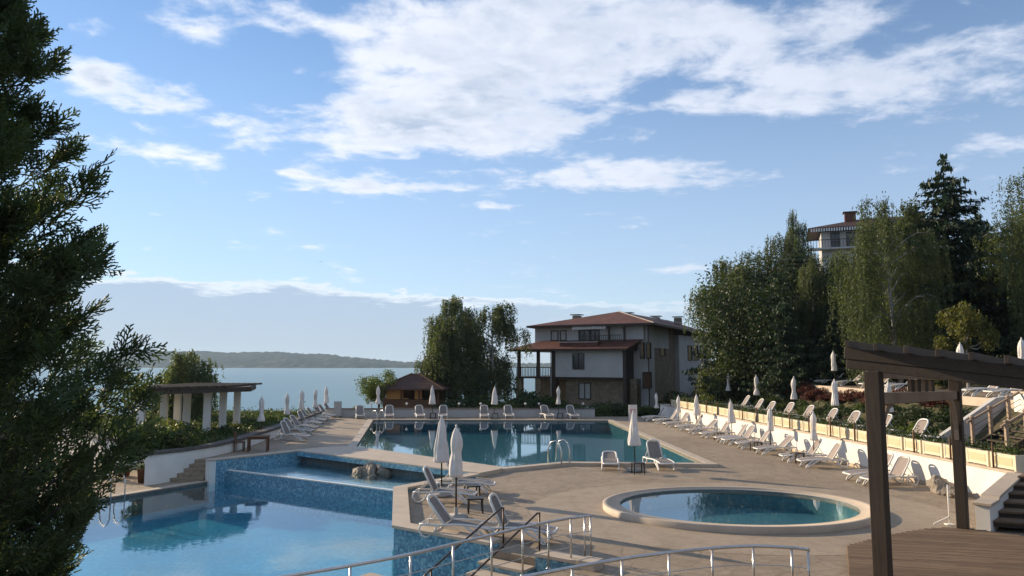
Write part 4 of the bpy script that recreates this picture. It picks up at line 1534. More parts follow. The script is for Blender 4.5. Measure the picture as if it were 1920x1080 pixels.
def span(v):
    xs_ = []
    n = len(loc2)
    for i in range(n):
        (a, b), (c, d_) = loc2[i], loc2[(i + 1) % n]
        if (b <= v < d_) or (d_ <= v < b):
            xs_.append(a + (c - a) * (v - b) / (d_ - b))
    return (min(xs_), max(xs_)) if len(xs_) >= 2 else None


rngd = random.Random(12)
k = 0
v = v0 + 0.02
while v < v1 - 0.02:
    s = span(v + PW / 2)
    if s and s[1] - s[0] > 0.3:
        cuts = [s[0]]
        x = s[0] + rngd.uniform(1.2, 4.0)
        while x < s[1] - 0.8:
            cuts.append(x)
            x += 4.0
        cuts.append(s[1])
        for a, b in zip(cuts[:-1], cuts[1:]):
            c = ux * ((a + b) / 2) + uy * (v + PW / 2)
            o = MB().box((0, 0, -0.018), (b - a - 0.006, PW - 0.009, 0.036)).build('plank', MT['deck_wood'], wdk)
            o.location = (c.x, c.y, ZD + rngd.uniform(-0.002, 0.002))
            o.rotation_euler = (0, 0, pa)
    v += PW
MB().prism(offset(wdl, -0.06), 0.006, ZD - 0.045).build('substructure', MT['dark_wood'], wdk)

# ---- pergola
pg = empty('pergola', (6.23, 12.95, ZD), 0, 'dark timber pergola with sloping roof in the right foreground', 'pergola')
O = Vector((6.23, 12.95, ZD))
fdir = Vector((0.73, -0.68, 0)).normalized()   # along the front beam, to the right and nearer
tdir = Vector((0.68, 0.73, 0)).normalized()    # from the near post to the far post
P1 = Vector((6.23, 12.95, ZD))
P2_ = at(1806, 990, ZD)
zs_ = lambda f_, t_: 4.515 - 0.118 * f_ - 0.030 * t_     # top of the roof beams over the plan


def rel(p):
    return Vector(p) - O


def lcl(f_, t_, z):
    q = P1 + fdir * f_ + tdir * t_
    return rel((q.x, q.y, z))


LT = (P2_ - P1).dot(tdir)
FOFF = (P2_ - P1).dot(fdir)
for (f_, t_) in ((0, 0), (FOFF, LT), (4.6, 0), (4.6 + FOFF, LT)):
    q = lcl(f_, t_, 0)
    top = zs_(f_, t_) - 0.36
    o = bevel(MB().box((q.x, q.y, (top - ZD) / 2), (0.25, 0.25, top - ZD), math.atan2(fdir.y, fdir.x)).build('post', MT['dark_wood_z'], pg), 0.012)
# front and rear beams
for t_, f_s, f_e in ((0, -0.45, 5.4), (LT, FOFF - 0.45, FOFF + 5.4)):
    a, b = lcl(f_s, t_, zs_(f_s, t_) - 0.10), lcl(f_e, t_, zs_(f_e, t_) - 0.10)
    bevel(MB().beam(a, b, 0.16, 0.20).build('beam', MT['dark_wood'], pg), 0.012)
    a, b = lcl(f_s + 0.02, t_, zs_(f_s, t_) - 0.285), lcl(f_e, t_, zs_(f_e, t_) - 0.285)
    bevel(MB().beam(a, b, 0.12, 0.165).build('beam', MT['dark_wood'], pg), 0.012)
# plates and ties on the side we see
for f0, fa in ((0.0, FOFF), (4.6, FOFF)):
    a, b = lcl(f0, 0.12, 4.03 + 0.14 - ZD + ZD), lcl(f0 + fa, LT - 0.12, 3.84 + 0.14)
    bevel(MB().beam(a, b, 0.14, 0.27).build('plate', MT['grey_wood'], pg), 0.01)
    a, b = lcl(f0, 0.13, 3.68), lcl(f0 + fa, LT - 0.13, 3.47)
    bevel(MB().beam(a, b, 0.14, 0.21).build('tie_beam', MT['grey_wood'], pg), 0.01)
    for u in (0.36, 0.44, 0.53, 0.62):
        p_ = lcl(f0 + fa * u, LT * u, 0)
        z0_, z1_ = 3.68 + (3.47 - 3.68) * u + 0.105, 4.17 + (3.98 - 4.17) * u - 0.14
        MB().box((p_.x, p_.y, (z0_ + z1_) / 2 - ZD), (0.24, 0.07, z1_ - z0_), math.atan2(tdir.y, tdir.x)).build('infill_board', MT['dark_wood_z'], pg)
    for (t0, sg_) in ((0.12, 1), (LT - 0.12, -1)):
        u0 = t0 / LT
        pts = []
        for s in range(7):
            th = s / 6 * math.pi / 2
            tt = t0 + sg_ * 1.0 * (1 - math.cos(th))
            zz = 2.55 + 1.05 * math.sin(th) - 0.21 * (tt / LT)
            pts.append(lcl(f0 + fa * tt / LT, tt, zz - 0.0))
        br = MB()
        for a, b in zip(pts[:-1], pts[1:]):
            br.beam(a, b + (b - a) * 0.12, 0.10, 0.13)
        br.build('brace', MT['grey_wood'], pg)
for k in range(13):
    f_ = -0.3 + 0.46 * k
    a, b = lcl(f_ + FOFF * (-0.45 / LT), -0.45, zs_(f_, -0.45) + 0.055), lcl(f_ + FOFF, LT + 0.4, zs_(f_, LT + 0.4) + 0.055 - 0.118 * FOFF)
    bevel(MB().beam(a, b, 0.07, 0.12).build('rafter', MT['dark_wood'], pg), 0.006)

# ---- timber stair up to the wall terrace, white cheek wall with stepped coping
c0, c1 = Vector((12.02, 19.55)), Vector(WALL_B) + Vector((-0.02, -0.02))
cd = (c1 - c0).normalized()
cn = Vector((-cd.y, cd.x))
tdv = Vector((0.93, -0.37)).normalized()
ts = empty('timber_stairs', (c0.x, c0.y, 0), 0, 'broad shaded timber steps rising beside the near end of the white wall', 'stairs')
sl = (c1 - c0).length
for k in range(6):
    zt = ZD + 0.155 * (k + 1)
    q0 = cd * (0.25 + k * (sl - 0.35) / 6) - cn * 0.17
    q1 = cd * (0.25 + (k + 1) * (sl - 0.35) / 6) - cn * 0.17
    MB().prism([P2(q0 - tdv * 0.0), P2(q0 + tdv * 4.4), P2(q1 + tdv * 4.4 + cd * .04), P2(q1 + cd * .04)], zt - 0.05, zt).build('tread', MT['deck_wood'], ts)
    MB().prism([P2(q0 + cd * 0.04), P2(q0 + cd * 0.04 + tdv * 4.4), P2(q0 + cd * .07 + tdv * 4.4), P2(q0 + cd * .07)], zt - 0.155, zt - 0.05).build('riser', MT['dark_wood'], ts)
q0 = cd * (sl - 0.06) - cn * 0.17
for k in range(7):
    a0 = q0 + cd * (0.20 * k)
    MB().prism([P2(a0), P2(a0 + tdv * 4.4), P2(a0 + tdv * 4.4 + cd * .19), P2(a0 + cd * .19)], 1.0, 1.055 + 0.002 * (k % 2)).build('landing_board', MT['deck_wood'], ts)
ck = empty('stair_wall', (0, 0, 0), 0, 'white stair wall with sloping stone coping behind the far pergola post', 'wall')
prof = [(0.0, 0.66), (0.85, 0.66), (0.95, 0.74), (sl, 0.98)]
m = MB()
for sgn in (1, -1):
    pts = [(0, 0.0)] + prof + [((c1 - c0).length, 0.0)]
    vs = [(*(c0 + cd * u + cn * 0.16 * sgn), z) for u, z in pts]
    m.add(vs, [tuple(range(len(vs)))[::-sgn]])
m.add([(*(c0 + cn * 0.16), 0), (*(c0 - cn * 0.16), 0), (*(c0 - cn * 0.16), .66), (*(c0 + cn * 0.16), .66)], [(0, 1, 2, 3)])
m.build('wall_face', MT['plaster'], ck)
for (u0, z0_), (u1, z1_) in zip(prof[:-1], prof[1:]):
    a, b = c0 + cd * (u0 - (0.05 if u0 == 0 else 0)), c0 + cd * u1
    bevel(MB().beam((a.x, a.y, z0_ + 0.04), (b.x, b.y, z1_ + 0.04), 0.44, 0.07).build('coping', MT['coping'], ck), 0.01)

# ---- upper timber stair with rope rails between the terraces, and white walls beside it
us = empty('terrace_stairs', (17.6, 27.2, 1.035), 0, 'timber stairs with posts and rails linking the two right terraces', 'stairs')
for k in range(9):
    MB().box((0.30 + 0.32 * k, 0.9, 0.19 * (k + 1) - 0.03), (0.38, 1.8, 0.05)).build('tread', MT['dark_wood'], us)
for s, yy in ((0, -0.02), (1, 1.82)):
    MB().beam((0.0, yy, 0.0), (3.1, yy, 1.72), 0.07, 0.24).build('stringer', MT['dark_wood'], us)
    for k in range(5):
        x = 0.1 + 0.72 * k
        z = 0.55 * x
        MB().box((x, yy + (0.08 if s else -0.08), z + 0.52), (0.11, 0.11, 1.08)).build('post', MT['grey_wood'], us)
        MB().lathe([(0.07, z + 1.06), (0.085, z + 1.10), (0.085, z + 1.14), (0.04, z + 1.17)], 8, (x, yy + (0.08 if s else -0.08), 0)).build('post_cap', MT['grey_wood'], us)
    yr = yy + (0.08 if s else -0.08)
    MB().beam((-0.1, yr, 1.0 - .02), (3.2, yr, 1.0 + 1.80), 0.09, 0.07).build('handrail', MT['grey_wood'], us)
    for dz in (0.35, 0.55, 0.75):
        MB().tube([(0.05, yr, dz + .05), (3.0, yr, dz + 1.65)], 0.012, 5).build('cable', MT['cable'], us)
sw = MB()
loop = [(15.9, 30.2), (21.5, 30.2), (21.5, 30.45), (15.9, 30.45)]
vs = [(16.8, 30.2, 1.0), (21.0, 30.2, 1.0), (21.0, 30.2, 3.1), (19.4, 30.2, 2.9), (16.8, 30.2, 1.20)]
vs += [(x, y + 0.25, z) for x, y, z in vs]
sw.add(vs, [(0, 1, 2, 3, 4), (9, 8, 7, 6, 5), (0, 5, 6, 1), (1, 6, 7, 2), (2, 7, 8, 3), (3, 8, 9, 4), (4, 9, 5, 0)])
tag(sw.build('stair_side_wall', MT['house_plaster']), 'shaded white sloping wall behind the timber terrace stairs', 'wall')  # white wall; the mid-grey plaster puts its shade into the colour
ww = empty('lit_wall', (19.75, 28.6, 1.4), 0, 'small sunlit white wall above the timber stairs at the right edge', 'wall')
MB().box((0, -1.4, 0.85), (0.25, 4.6, 1.75)).build('wall_face', MT['plaster'], ww)
MB().box((0, -1.4, 1.76), (0.36, 4.7, 0.07)).build('coping', MT['coping'], ww)

# ================================================================== garden pergola on the left
gz = 0.505
lpz = 2.72
gpn = empty('garden_pergola', (-19.0, 41.5, gz), 0, 'white columned garden pergola with dark flat roof on the left', 'pergola')
GO = Vector((-19.0, 41.5, gz))
colpx = [(450, 799), (424, 807), (395, 812), (357, 806), (340, 802), (315, 806), (273, 818)]
for (px, py) in colpx:
    q = at(px, py, gz)
    q = Vector((max(min(q.x, -14.6), -24), min(max(q.y, 37.5), 44.5), gz)) if True else q
    y = q.y
    q = Vector(((px - 960) / F * y, y, gz)) - GO
    bevel(MB().box((q.x, q.y, (lpz - gz) / 2), (0.36, 0.36, lpz - gz), 0.2).build('column', MT['plaster'], gpn), 0.02)
    MB().box((q.x, q.y, lpz - gz - 0.06), (0.44, 0.44, 0.10), 0.2).build('capital', MT['plaster'], gpn)
# roof: beams and slats over the columns
ra = [(-25.5, 36.6), (-13.9, 41.6), (-14.4, 46.0), (-26.5, 43.0)]
ra = [(-19.3, 38.2), (-17.2, 38.0), (-14.35, 41.2), (-15.5, 45.4), (-22.0, 45.4)]
MB().prism([(x - GO.x, y - GO.y) for x, y in ra], lpz - gz + 0.17, lpz - gz + 0.27).build('roof', MT['dark_wood'], gpn)
rl_ = [(x - GO.x, y - GO.y) for x, y in ra]
for i in range(5):
    a, b = rl_[i], rl_[(i + 1) % 5]
    MB().beam((a[0], a[1], lpz - gz + 0.12), (b[0], b[1], lpz - gz + 0.12), 0.14, 0.22).build('beam', MT['dark_wood'], gpn)
for k in range(16):
    x = -19.15 + 0.33 * k
    if x < -14.9:
        y0 = 37.7 if x < -17.2 else 37.7 + (x + 17.2) * 1.12
        MB().beam((x - GO.x, y0 - GO.y, lpz - gz + 0.32), (x - GO.x, 45.6 - GO.y, lpz - gz + 0.32), 0.10, 0.10).build('rafter', MT['dark_wood'], gpn)

# timber table and chair on the deck at the left
p = at(484, 846, 0.0)
wt = empty('wooden_table', (p.x, p.y, 0.0), R(12), 'dark slatted wooden table by the left planter wall', 'table')
for k in range(5):
    MB().box((0, -0.32 + 0.16 * k, 0.72), (1.05, 0.14, 0.035)).build('slat', MT['brown_wood'], wt)
for sx in (-1, 1):
    for sy in (-1, 1):
        MB().box((sx * 0.44, sy * 0.31, 0.35), (0.08, 0.08, 0.70)).build('leg', MT['brown_wood'], wt)
MB().box((0, -0.31, 0.64), (0.9, 0.03, 0.09)).box((0, 0.31, 0.64), (0.9, 0.03, 0.09)).build('apron', MT['brown_wood'], wt)
p = at(462, 846, 0.0)
wc = empty('wooden_chair', (p.x - 0.35, p.y, 0.0), R(10), 'dark wooden chair left of the slatted table', 'chair')
MB().box((0, 0, 0.44), (0.46, 0.46, 0.04)).build('seat', MT['brown_wood'], wc)
for sx in (-1, 1):
    for sy in (-1, 1):
        hh = 0.96 if sx < 0 else 0.44
        MB().box((sx * 0.20, sy * 0.20, hh / 2), (0.05, 0.05, hh)).build('leg', MT['brown_wood'], wc)
MB().box((-0.20, 0, 0.78), (0.03, 0.40, 0.26)).build('backrest', MT['brown_wood'], wc)

# pots on the lower terrace
for i, (px, py, r_, hh, mat, lab) in enumerate([(197, 897, 0.30, 0.42, 'terracotta', 'dark plant pot left of the front pool ladder'), (268, 905, 0.26, 0.62, 'brown_wood', 'tall brown planter tub against the corner of the white wall'), (232, 893, 0.3, 0.3, 'terracotta', 'low flower pot behind the front pool ladder')]):
    p = at(px, py, ZL_TERR)
    po = empty('plant_pot', (p.x, p.y, ZL_TERR), 0, lab, 'plant pot')
    MB().lathe([(r_ * 0.75, 0), (r_ * 0.95, hh * 0.9), (r_ * 1.05, hh * 0.9), (r_ * 1.05, hh), (r_ * 0.9, hh), (r_ * 0.85, hh * 0.85)], 20).build('pot', MT[mat], po)
    rs = np.random.default_rng(200 + i)
    pts = bush_points(rs, 420, (0.45, 0.45, 0.7 if i != 1 else 0.35)) + np.array([0, 0, hh - 0.05])
    me = scatter_leaves('plant', pts.astype(np.float32), 0.14, 0.035, rs, np.array([0, 0, 0.6]))
    link('plant', me, MT['l_bush'], po)

# ================================================================== bar hut behind the far wall
hut = empty('bar_hut', ((780 - 960) / F * 67, 67, 0), R(-4), 'small brown timber bar hut with pyramid roof behind the far wall', 'hut')
hw = 2.45
MB().box((0, 0, 0.55), (2 * hw, 3.6, 1.1)).build('counter', MT['brown_wood'], hut)
for sx in (-1, -0.36, 0.3, 1):
    MB().box((sx * (hw - 0.08), -1.72, 1.15), (0.14, 0.14, 2.3)).build('post', MT['brown_wood'], hut)
for sx in (-1, 1):
    MB().box((sx * (hw - 0.08), 1.72, 1.15), (0.14, 0.14, 2.3)).build('post', MT['brown_wood'], hut)
MB().box((0, 1.75, 1.15), (2 * hw, 0.06, 2.3)).build('back_wall', MT['brown_wood'], hut)
for x, w_ in ((-1.45, 1.5), (0.62, 0.6)):
    MB().box((x, -1.70, 1.65), (w_, 0.05, 1.0)).build('lit_opening', MT['orange_lit'], hut)  # flat panels painted orange for the light in the openings
e, zt, ze = 3.0, 3.35, 2.05
m = MB()
m.add([(-e, -2.5, ze), (e, -2.5, ze), (e, 2.5, ze), (-e, 2.5, ze), (-0.3, 0, zt), (0.3, 0, zt)], [(0, 1, 5, 4), (1, 2, 5), (2, 3, 4, 5), (3, 0, 4)])
m.add([(-e, -2.5, ze - .1), (e, -2.5, ze - .1), (e, 2.5, ze - .1), (-e, 2.5, ze - .1)], [(3, 2, 1, 0)])
m.sides([(-e, -2.5), (e, -2.5), (e, 2.5), (-e, 2.5)], ze - .1, ze)
rf = m.build('roof', MT['roof_brown'], hut)
for a, b in (((-e, -2.5, ze + .03), (-.3, 0, zt + .03)), ((e, -2.5, ze + .03), (.3, 0, zt + .03))):
    MB().beam(a, b, 0.09, 0.05).build('ridge_strip', MT['brown_wood'], rf)

# ================================================================== villa
TH = R(28)
HC = Vector((12.2, 70.0, 0.0))
vil = empty('villa', HC, -TH, 'three storey villa with red tiled hip roofs beyond the pool', 'house')
ca, sa = math.cos(TH), math.sin(TH)


def fu(px, ly=0.0):                               # image column -> local x on the front plane y = ly
    k = (px - 960) / F
    # world = HC + lx*(ca,-sa) + ly*(sa,ca)
    bx, by = HC.x + ly * sa, HC.y + ly * ca
    return (k * by - bx) / (ca + k * sa)


def fz_(px, py, ly=0.0):
    lx = fu(px, ly)
    y = HC.y - lx * sa + ly * ca
    return CAMZ + (HORIZON - py) * y / F


def sv(px, lx=0.0):                               # image column -> local y on the side plane x = lx
    k = (px - 960) / F
    bx, by = HC.x + lx * ca, HC.y - lx * sa
    return (k * by - bx) / (sa - k * ca)


def szz(px, py, lx=0.0):
    ly = sv(px, lx)
    y = HC.y - lx * sa + ly * ca
    return CAMZ + (HORIZON - py) * y / F


def box3(x0, x1, y0, y1, z0, z1):
    return MB().box(((x0 + x1) / 2, (y0 + y1) / 2, (z0 + z1) / 2), (abs(x1 - x0), abs(y1 - y0), abs(z1 - z0)))


def window(parent, x0, x1, z0, z1, y, glass='glass', frame='dark_frame', fw_=0.08, mull=True):
    w_ = MB()
    for (a, b, c, d_) in ((x0, x1, z1 - fw_, z1), (x0, x1, z0, z0 + fw_), (x0, x0 + fw_, z0 + fw_, z1 - fw_), (x1 - fw_, x1, z0 + fw_, z1 - fw_)):
        w_.box(((a + b) / 2, y - 0.03, (c + d_) / 2), (b - a, 0.10, d_ - c))
    if mull and x1 - x0 > 0.9:
        w_.box(((x0 + x1) / 2, y - 0.02, (z0 + z1) / 2), (0.07, 0.08, z1 - z0 - 2 * fw_))
    wo_ = w_.build('window', MT[frame], parent)
    MB().box(((x0 + x1) / 2, y + 0.004, (z0 + z1) / 2), (x1 - x0 - 2 * fw_ + .01, 0.02, z1 - z0 - 2 * fw_ + .01)).build('pane', MT[glass], wo_)
    return wo_


XL, XM, XR = fu(968), fu(1043), fu(1168)
DEEP = 27.0
Z1, Z2, Z3 = 2.75, 5.75, 7.9
box3(XM + 0.6, -0.9, 0.8, 10, 0, Z1).build('ground_floor', MT['stone_wall'], vil)
window(vil, fu(1078), fu(1101), 0.75, 2.35, 0.8, 'blind', 'dark_frame')
box3(fu(1101) + .5, -1.2, 0.74, 0.8, 0.3, 1.0).build('bench_wall', MT['stone_wall'], vil)
box3(XL, XR + 0.2, -0.1, 9, Z1 - 0.02, Z1 + 0.16).build('floor_slab', MT['dark_frame'], vil)
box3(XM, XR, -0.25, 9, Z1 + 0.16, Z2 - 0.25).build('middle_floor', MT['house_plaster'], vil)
window(vil, fu(1075), fu(1097), Z1 + 0.9, Z2 - 0.55, -0.25)
box3(XR, XR + 0.32, -0.20, 9, 0.0, Z2 - 0.3).build('corner_post', MT['dark_frame'], vil)
box3(XM - 0.42, XM, -0.22, 0.6, 0.0, Z2 - 0.2).build('corner_post', MT['dark_frame'], vil)
# porch on the left
for px in (972, 1008):
    x = fu(px)
    box3(x - 0.14, x + 0.14, 0.0, 0.28, Z1 + .16, Z2 - 0.2).build('porch_post', MT['dark_frame'], vil)
    box3(x - 0.3, x + 0.3, 0.0, 0.6, 0.0, Z1 - .02).build('porch_pier', MT['stone_wall'], vil)
box3(XL + .3, XM + .5, 4.2, 5.0, -0.2, Z1 - .03).build('cellar_wall', MT['stone_wall'], vil)
MB().tube([(XM - 0.47, -0.3, 0.1), (XM - 0.47, -0.3, Z2 - 0.3)], 0.05, 8).build('downpipe', MT['blind'], vil)
MB().tube([(-0.05, 1.9, 0.1), (-0.05, 1.9, Z3)], 0.05, 8).build('downpipe', MT['dark_frame'], vil)
box3(fu(1010), XM, 3.0, 9, Z1 + .16, Z2 - .3).build('porch_wall', MT['stone_wall'], vil)
window(vil, fu(1018), fu(1036), Z1 + 0.3, Z2 - 0.7, 3.0, 'blind', 'dark_frame')
bal = MB()
x = XL
while x < XM - 0.4:
    bal.box((x, 0.1, Z1 + 0.62), (0.05, 0.05, 0.9))
    x += 0.17
bal.box(((XL + XM) / 2, 0.1, Z1 + 1.08), (XM - XL, 0.09, 0.08))
bal.build('balustrade', MT['dark_frame'], vil)
# skirt roof above the middle floor
xa, xb, ye = XL - 0.5, XR + 0.7, -1.0
zin, zout = Z2 + 0.78, Z2 - 0.12
m = MB()
xi0, xi1, yi = fu(1003), -0.4, 1.6
m.add([(xa, ye, zout), (xb, ye, zout), (xi1, yi, zin), (xi0, yi, zin), (xa, 9.5, zout), (xi0, 9.5, zin), (xb, 9.5, zout), (xi1, 9.5, zin)], [(0, 1, 2, 3), (4, 0, 3, 5), (1, 6, 7, 2)])
m.add([(xa, ye, zout - .16), (xb, ye, zout - .16), (xb, 9.5, zout - .16), (xa, 9.5, zout - .16)], [(3, 2, 1, 0)])
sr = m.build('skirt_roof', MT['roof'], vil)
MB().sides([(xa, ye), (xb, ye), (xb, 9.5), (xa, 9.5)], zout - 0.2, zout + 0.01).build('fascia', MT['dark_frame'], sr)
# balcony cut in the skirt roof
bx0, bx1 = fu(1052), fu(1122)
box3(bx0, bx1, -0.35, 1.4, Z2 + 0.05, Z2 + 0.52).build('balcony_parapet', MT['roof'], vil)
box3(bx0 - .05, bx1 + .05, -0.42, -0.28, Z2 + 0.50, Z2 + 0.58).build('balcony_coping', MT['roof_edge'], vil)
br_ = MB()
for k in range(24):
    x = fu(1090) + (fu(1165) - fu(1090)) * k / 23
    br_.box((x, -0.1, Z2 + 0.85), (0.035, 0.035, 0.62))
br_.box(((fu(1090) + fu(1165)) / 2, -0.1, Z2 + 1.17), (fu(1165) - fu(1090), 0.07, 0.06))
br_.build('balcony_rail', MT['dark_frame'], vil)
# upper floor
UX0, UX1 = fu(1003, 1.6), -0.4
box3(UX0, UX1, 1.6, 10, Z2, Z3 + 0.1).build('upper_floor', MT['house_plaster'], vil)
window(vil, fu(1033, 1.6), fu(1047, 1.6), Z2 + 0.75, Z3 - 0.35, 1.6, 'blind')
window(vil, fu(1050, 1.6), fu(1062, 1.6), Z2 + 0.75, Z3 - 0.35, 1.6, 'blind')
window(vil, fu(1085, 1.6), fu(1106, 1.6), Z2 + 0.15, Z3 - 0.35, 1.6, 'glass')
window(vil, fu(1107, 1.6), fu(1124, 1.6), Z2 + 0.15, Z3 - 0.35, 1.6, 'glass')
aw = MB()
ax0, ax1 = fu(1075, .9), fu(1138, .9)
for k in range(22):
    x0, x1 = ax0 + (ax1 - ax0) * k / 22, ax0 + (ax1 - ax0) * (k + 0.62) / 22
    aw.box(((x0 + x1) / 2, 0.62, Z3 - 0.20), (x1 - x0, 0.02, 0.30))
aw.box(((ax0 + ax1) / 2, 1.1, Z3 - 0.02), (ax1 - ax0, 1.0, 0.05))
aw.build('awning', MT['sign_white'], vil)
for px in (1143, 1172):
    x = min(fu(px, 1.2), -0.5)
    box3(x - 0.09, x + 0.09, 0.9, 1.1, Z2 + 0.3, Z3 + 0.1).build('roof_post', MT['dark_frame'], vil)
# side wing
SX = 0.0
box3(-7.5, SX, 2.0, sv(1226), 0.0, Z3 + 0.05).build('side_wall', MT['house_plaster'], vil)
box3(-7.5, SX - 0.5, sv(1226), sv(1272), 0.0, Z3 - 0.05).build('recessed_wall', MT['stone_wall'], vil)
box3(-7.5, SX, sv(1272), DEEP, 0.6, Z3 - 0.6).build('rear_wall', MT['house_plaster'], vil)


def swindow(px0, px1, py0, py1, lx, glass='glass', door=False):
    y0, y1 = sv(px0, lx), sv(px1, lx)
    pm = (px0 + px1) / 2
    z0, z1 = szz(pm, py1, lx), szz(pm, py0, lx)
    f_ = 0.08
    w_ = MB()
    for (a, b, c, d_) in ((y0, y1, z1 - f_, z1), (y0, y1, z0, z0 + f_), (y0, y0 + f_, z0 + f_, z1 - f_), (y1 - f_, y1, z0 + f_, z1 - f_)):
        w_.box((lx + 0.03, (a + b) / 2, (c + d_) / 2), (0.10, b - a, d_ - c))
    wo_ = w_.build('door' if door else 'window', MT['dark_frame'], vil)
    MB().box((lx - 0.004, (y0 + y1) / 2, (z0 + z1) / 2), (0.02, y1 - y0 - 2 * f_ + .01, z1 - z0 - 2 * f_ + .01)).build('pane', MT[glass], wo_)


swindow(1199, 1207, 642, 673, SX)
swindow(1211, 1219, 642, 673, SX)
swindow(1203, 1219, 697, 728, SX, 'brown_wood', True)
swindow(1236, 1246, 650, 668, SX - 0.5)
swindow(1288, 1296, 648, 676, SX)
swindow(1299, 1307, 648, 676, SX)
# main hip roof
m = MB()
ex0, ex1, ey0, ey1 = fu(988, .6), 1.0, 0.5, DEEP + 0.8
zr, ze = 9.55, Z3 + 0.12
xr = (ex0 + ex1) / 2 + 1.4
m.add([(ex0, ey0, ze), (ex1, ey0, ze), (ex1, ey1, ze - .3), (ex0, ey1, ze - .3), (xr, ey0 + 5.0, zr), (xr, ey1 - 6.5, zr)], [(0, 1, 4), (1, 2, 5, 4), (2, 3, 5), (3, 0, 4, 5)])
m.add([(ex0, ey0, ze - .14), (ex1, ey0, ze - .14), (ex1, ey1, ze - .44), (ex0, ey1, ze - .44)], [(3, 2, 1, 0)])
mr = m.build('main_roof', MT['roof'], vil)
fa = MB()
for a, b in (((ex0, ey0, ze - .08), (ex1, ey0, ze - .08)), ((ex1, ey0, ze - .08), (ex1, ey1, ze - .38)), ((ex0, ey0, ze - .08), (ex0, ey1, ze - .38))):
    fa.beam(a, b, 0.05, 0.2)
fa.build('fascia', MT['dark_frame'], mr)
MB().beam((ex1, ey0, ze + .04), (xr, ey0 + 5.0, zr + .04), 0.16, 0.06).build('hip_strip', MT['roof_edge'], mr)
for (lx, ly, hh) in ((ex0 + 3.6, 5.2, 0.45), (xr - 0.2, 9.0, 0.75), (xr + 1.2, 14.5, 0.65), (xr + 2.6, 18.5, 0.75)):
    zz = zr - 1.1
    ch = MB().box((lx, ly, zz + hh / 2), (0.75, 0.75, hh + .6)).build('chimney', MT['stone_wall'], mr)
    MB().box((lx, ly, zz + hh + 0.42), (1.15, 1.05, 0.08)).build('chimney_cap', MT['coping_dark'], mr)
for k in range(4):
    u = 6.5 + 3.2 * k
    fr_ = (ex1 - 2.0 - xr) / (ex1 - xr)
    zz = ze + (zr - ze) * (1 - fr_) + 0.05
    MB().box((ex1 - 2.0, u, zz + 0.18), (0.9, 0.75, 0.06), m=Matrix.Rotation(math.atan2(zr - ze, ex1 - xr), 3, 'Y')).build('skylight', MT['roof_edge'], mr)

# ================================================================== hotel building on top of the hill
hb_c = aty(1612, 470, 92)
hb = empty('hilltop_building', (hb_c.x, hb_c.y, 11.0), R(-20), 'cream building with dark tiled roof and striped awning on the hilltop', 'house')
hs = 92 / F


def hbx(px):
    return (px - 1612) * hs


def hbz(py):
    return CAMZ + (HORIZON - py) * hs - 11.0


MB().box((hbx(1650), 4, (hbz(430)) / 2), (hbx(1750) - hbx(1541), 8, hbz(430))).build('wall', MT['house_plaster'], hb)
for (a, b) in ((1562, 1578), (1590, 1606)):
    window(hb, hbx(a), hbx(b), hbz(462), hbz(430) - 0.1, 0.0)
m = MB()
x0, x1, y0, y1 = hbx(1522), hbx(1765), -1.4, 9.5
z0, z1 = hbz(424), hbz(397)
m.add([(x0, y0, z0), (x1, y0, z0), (x1, y1, z0), (x0, y1, z0), (x0 + 7, 4, z1), (x1 - 5, 4, z1)], [(0, 1, 5, 4), (1, 2, 5), (2, 3, 4, 5), (3, 0, 4), (3, 2, 1, 0)])
hr_ = m.build('roof', MT['roof_brown'], hb)
MB().box((hbx(1601), 2.6, z1 - 0.1), (1.3, 1.2, 1.4)).build('chimney', MT['roof'], hr_)
MB().box((hbx(1601), 2.6, z1 + 0.62), (1.7, 1.5, 0.1)).build('chimney_cap', MT['coping_dark'], hr_)
MB().box((hbx(1715), 3.2, z1 - 0.1), (2.2, 1.2, 0.7)).build('chimney', MT['roof_brown'], hr_)
aw = MB()
for k in range(26):
    x = hbx(1528) + (hbx(1640) - hbx(1528)) * k / 25
    aw.box((x, -1.3, z0 - 0.28), (0.17, 0.04, 0.42))
aw.build('awning', MT['sign_white'], hb)
rlg = MB()
for k in range(24):
    rlg.box((hbx(1520) + (hbx(1640) - hbx(1520)) * k / 23, -1.2, hbz(455)), (0.05, 0.05, 1.0))
rlg.box(((hbx(1520) + hbx(1640)) / 2, -1.2, hbz(455) + 0.5), (hbx(1640) - hbx(1520), 0.08, 0.08))
rlg.build('balcony_rail', MT['dark_frame'], hb)
MB().box(((hbx(1520) + hbx(1640)) / 2, -0.6, hbz(455) - 0.6), (hbx(1640) - hbx(1520), 1.6, 0.2)).build('balcony_floor', MT['house_plaster'], hb)

# pale house wall among the trunks on the slope
p = aty(1606, 655, 52)
hwl = empty('garden_house', (p.x, 52, 2.2), R(-10), 'pale house wall half hidden between the dark trees on the slope', 'house')
MB().box((0, 0, 1.6), (3.4, 3.0, 3.2)).build('wall', MT['house_plaster'], hwl)
m = MB()
m.add([(-2.1, -1.9, 3.2), (2.1, -1.9, 3.2), (2.1, 1.9, 3.2), (-2.1, 1.9, 3.2), (-.4, 0, 4.2), (.4, 0, 4.2)], [(0, 1, 5, 4), (1, 2, 5), (2, 3, 4, 5), (3, 0, 4), (3, 2, 1, 0)])
m.build('roof', MT['roof_brown'], hwl)

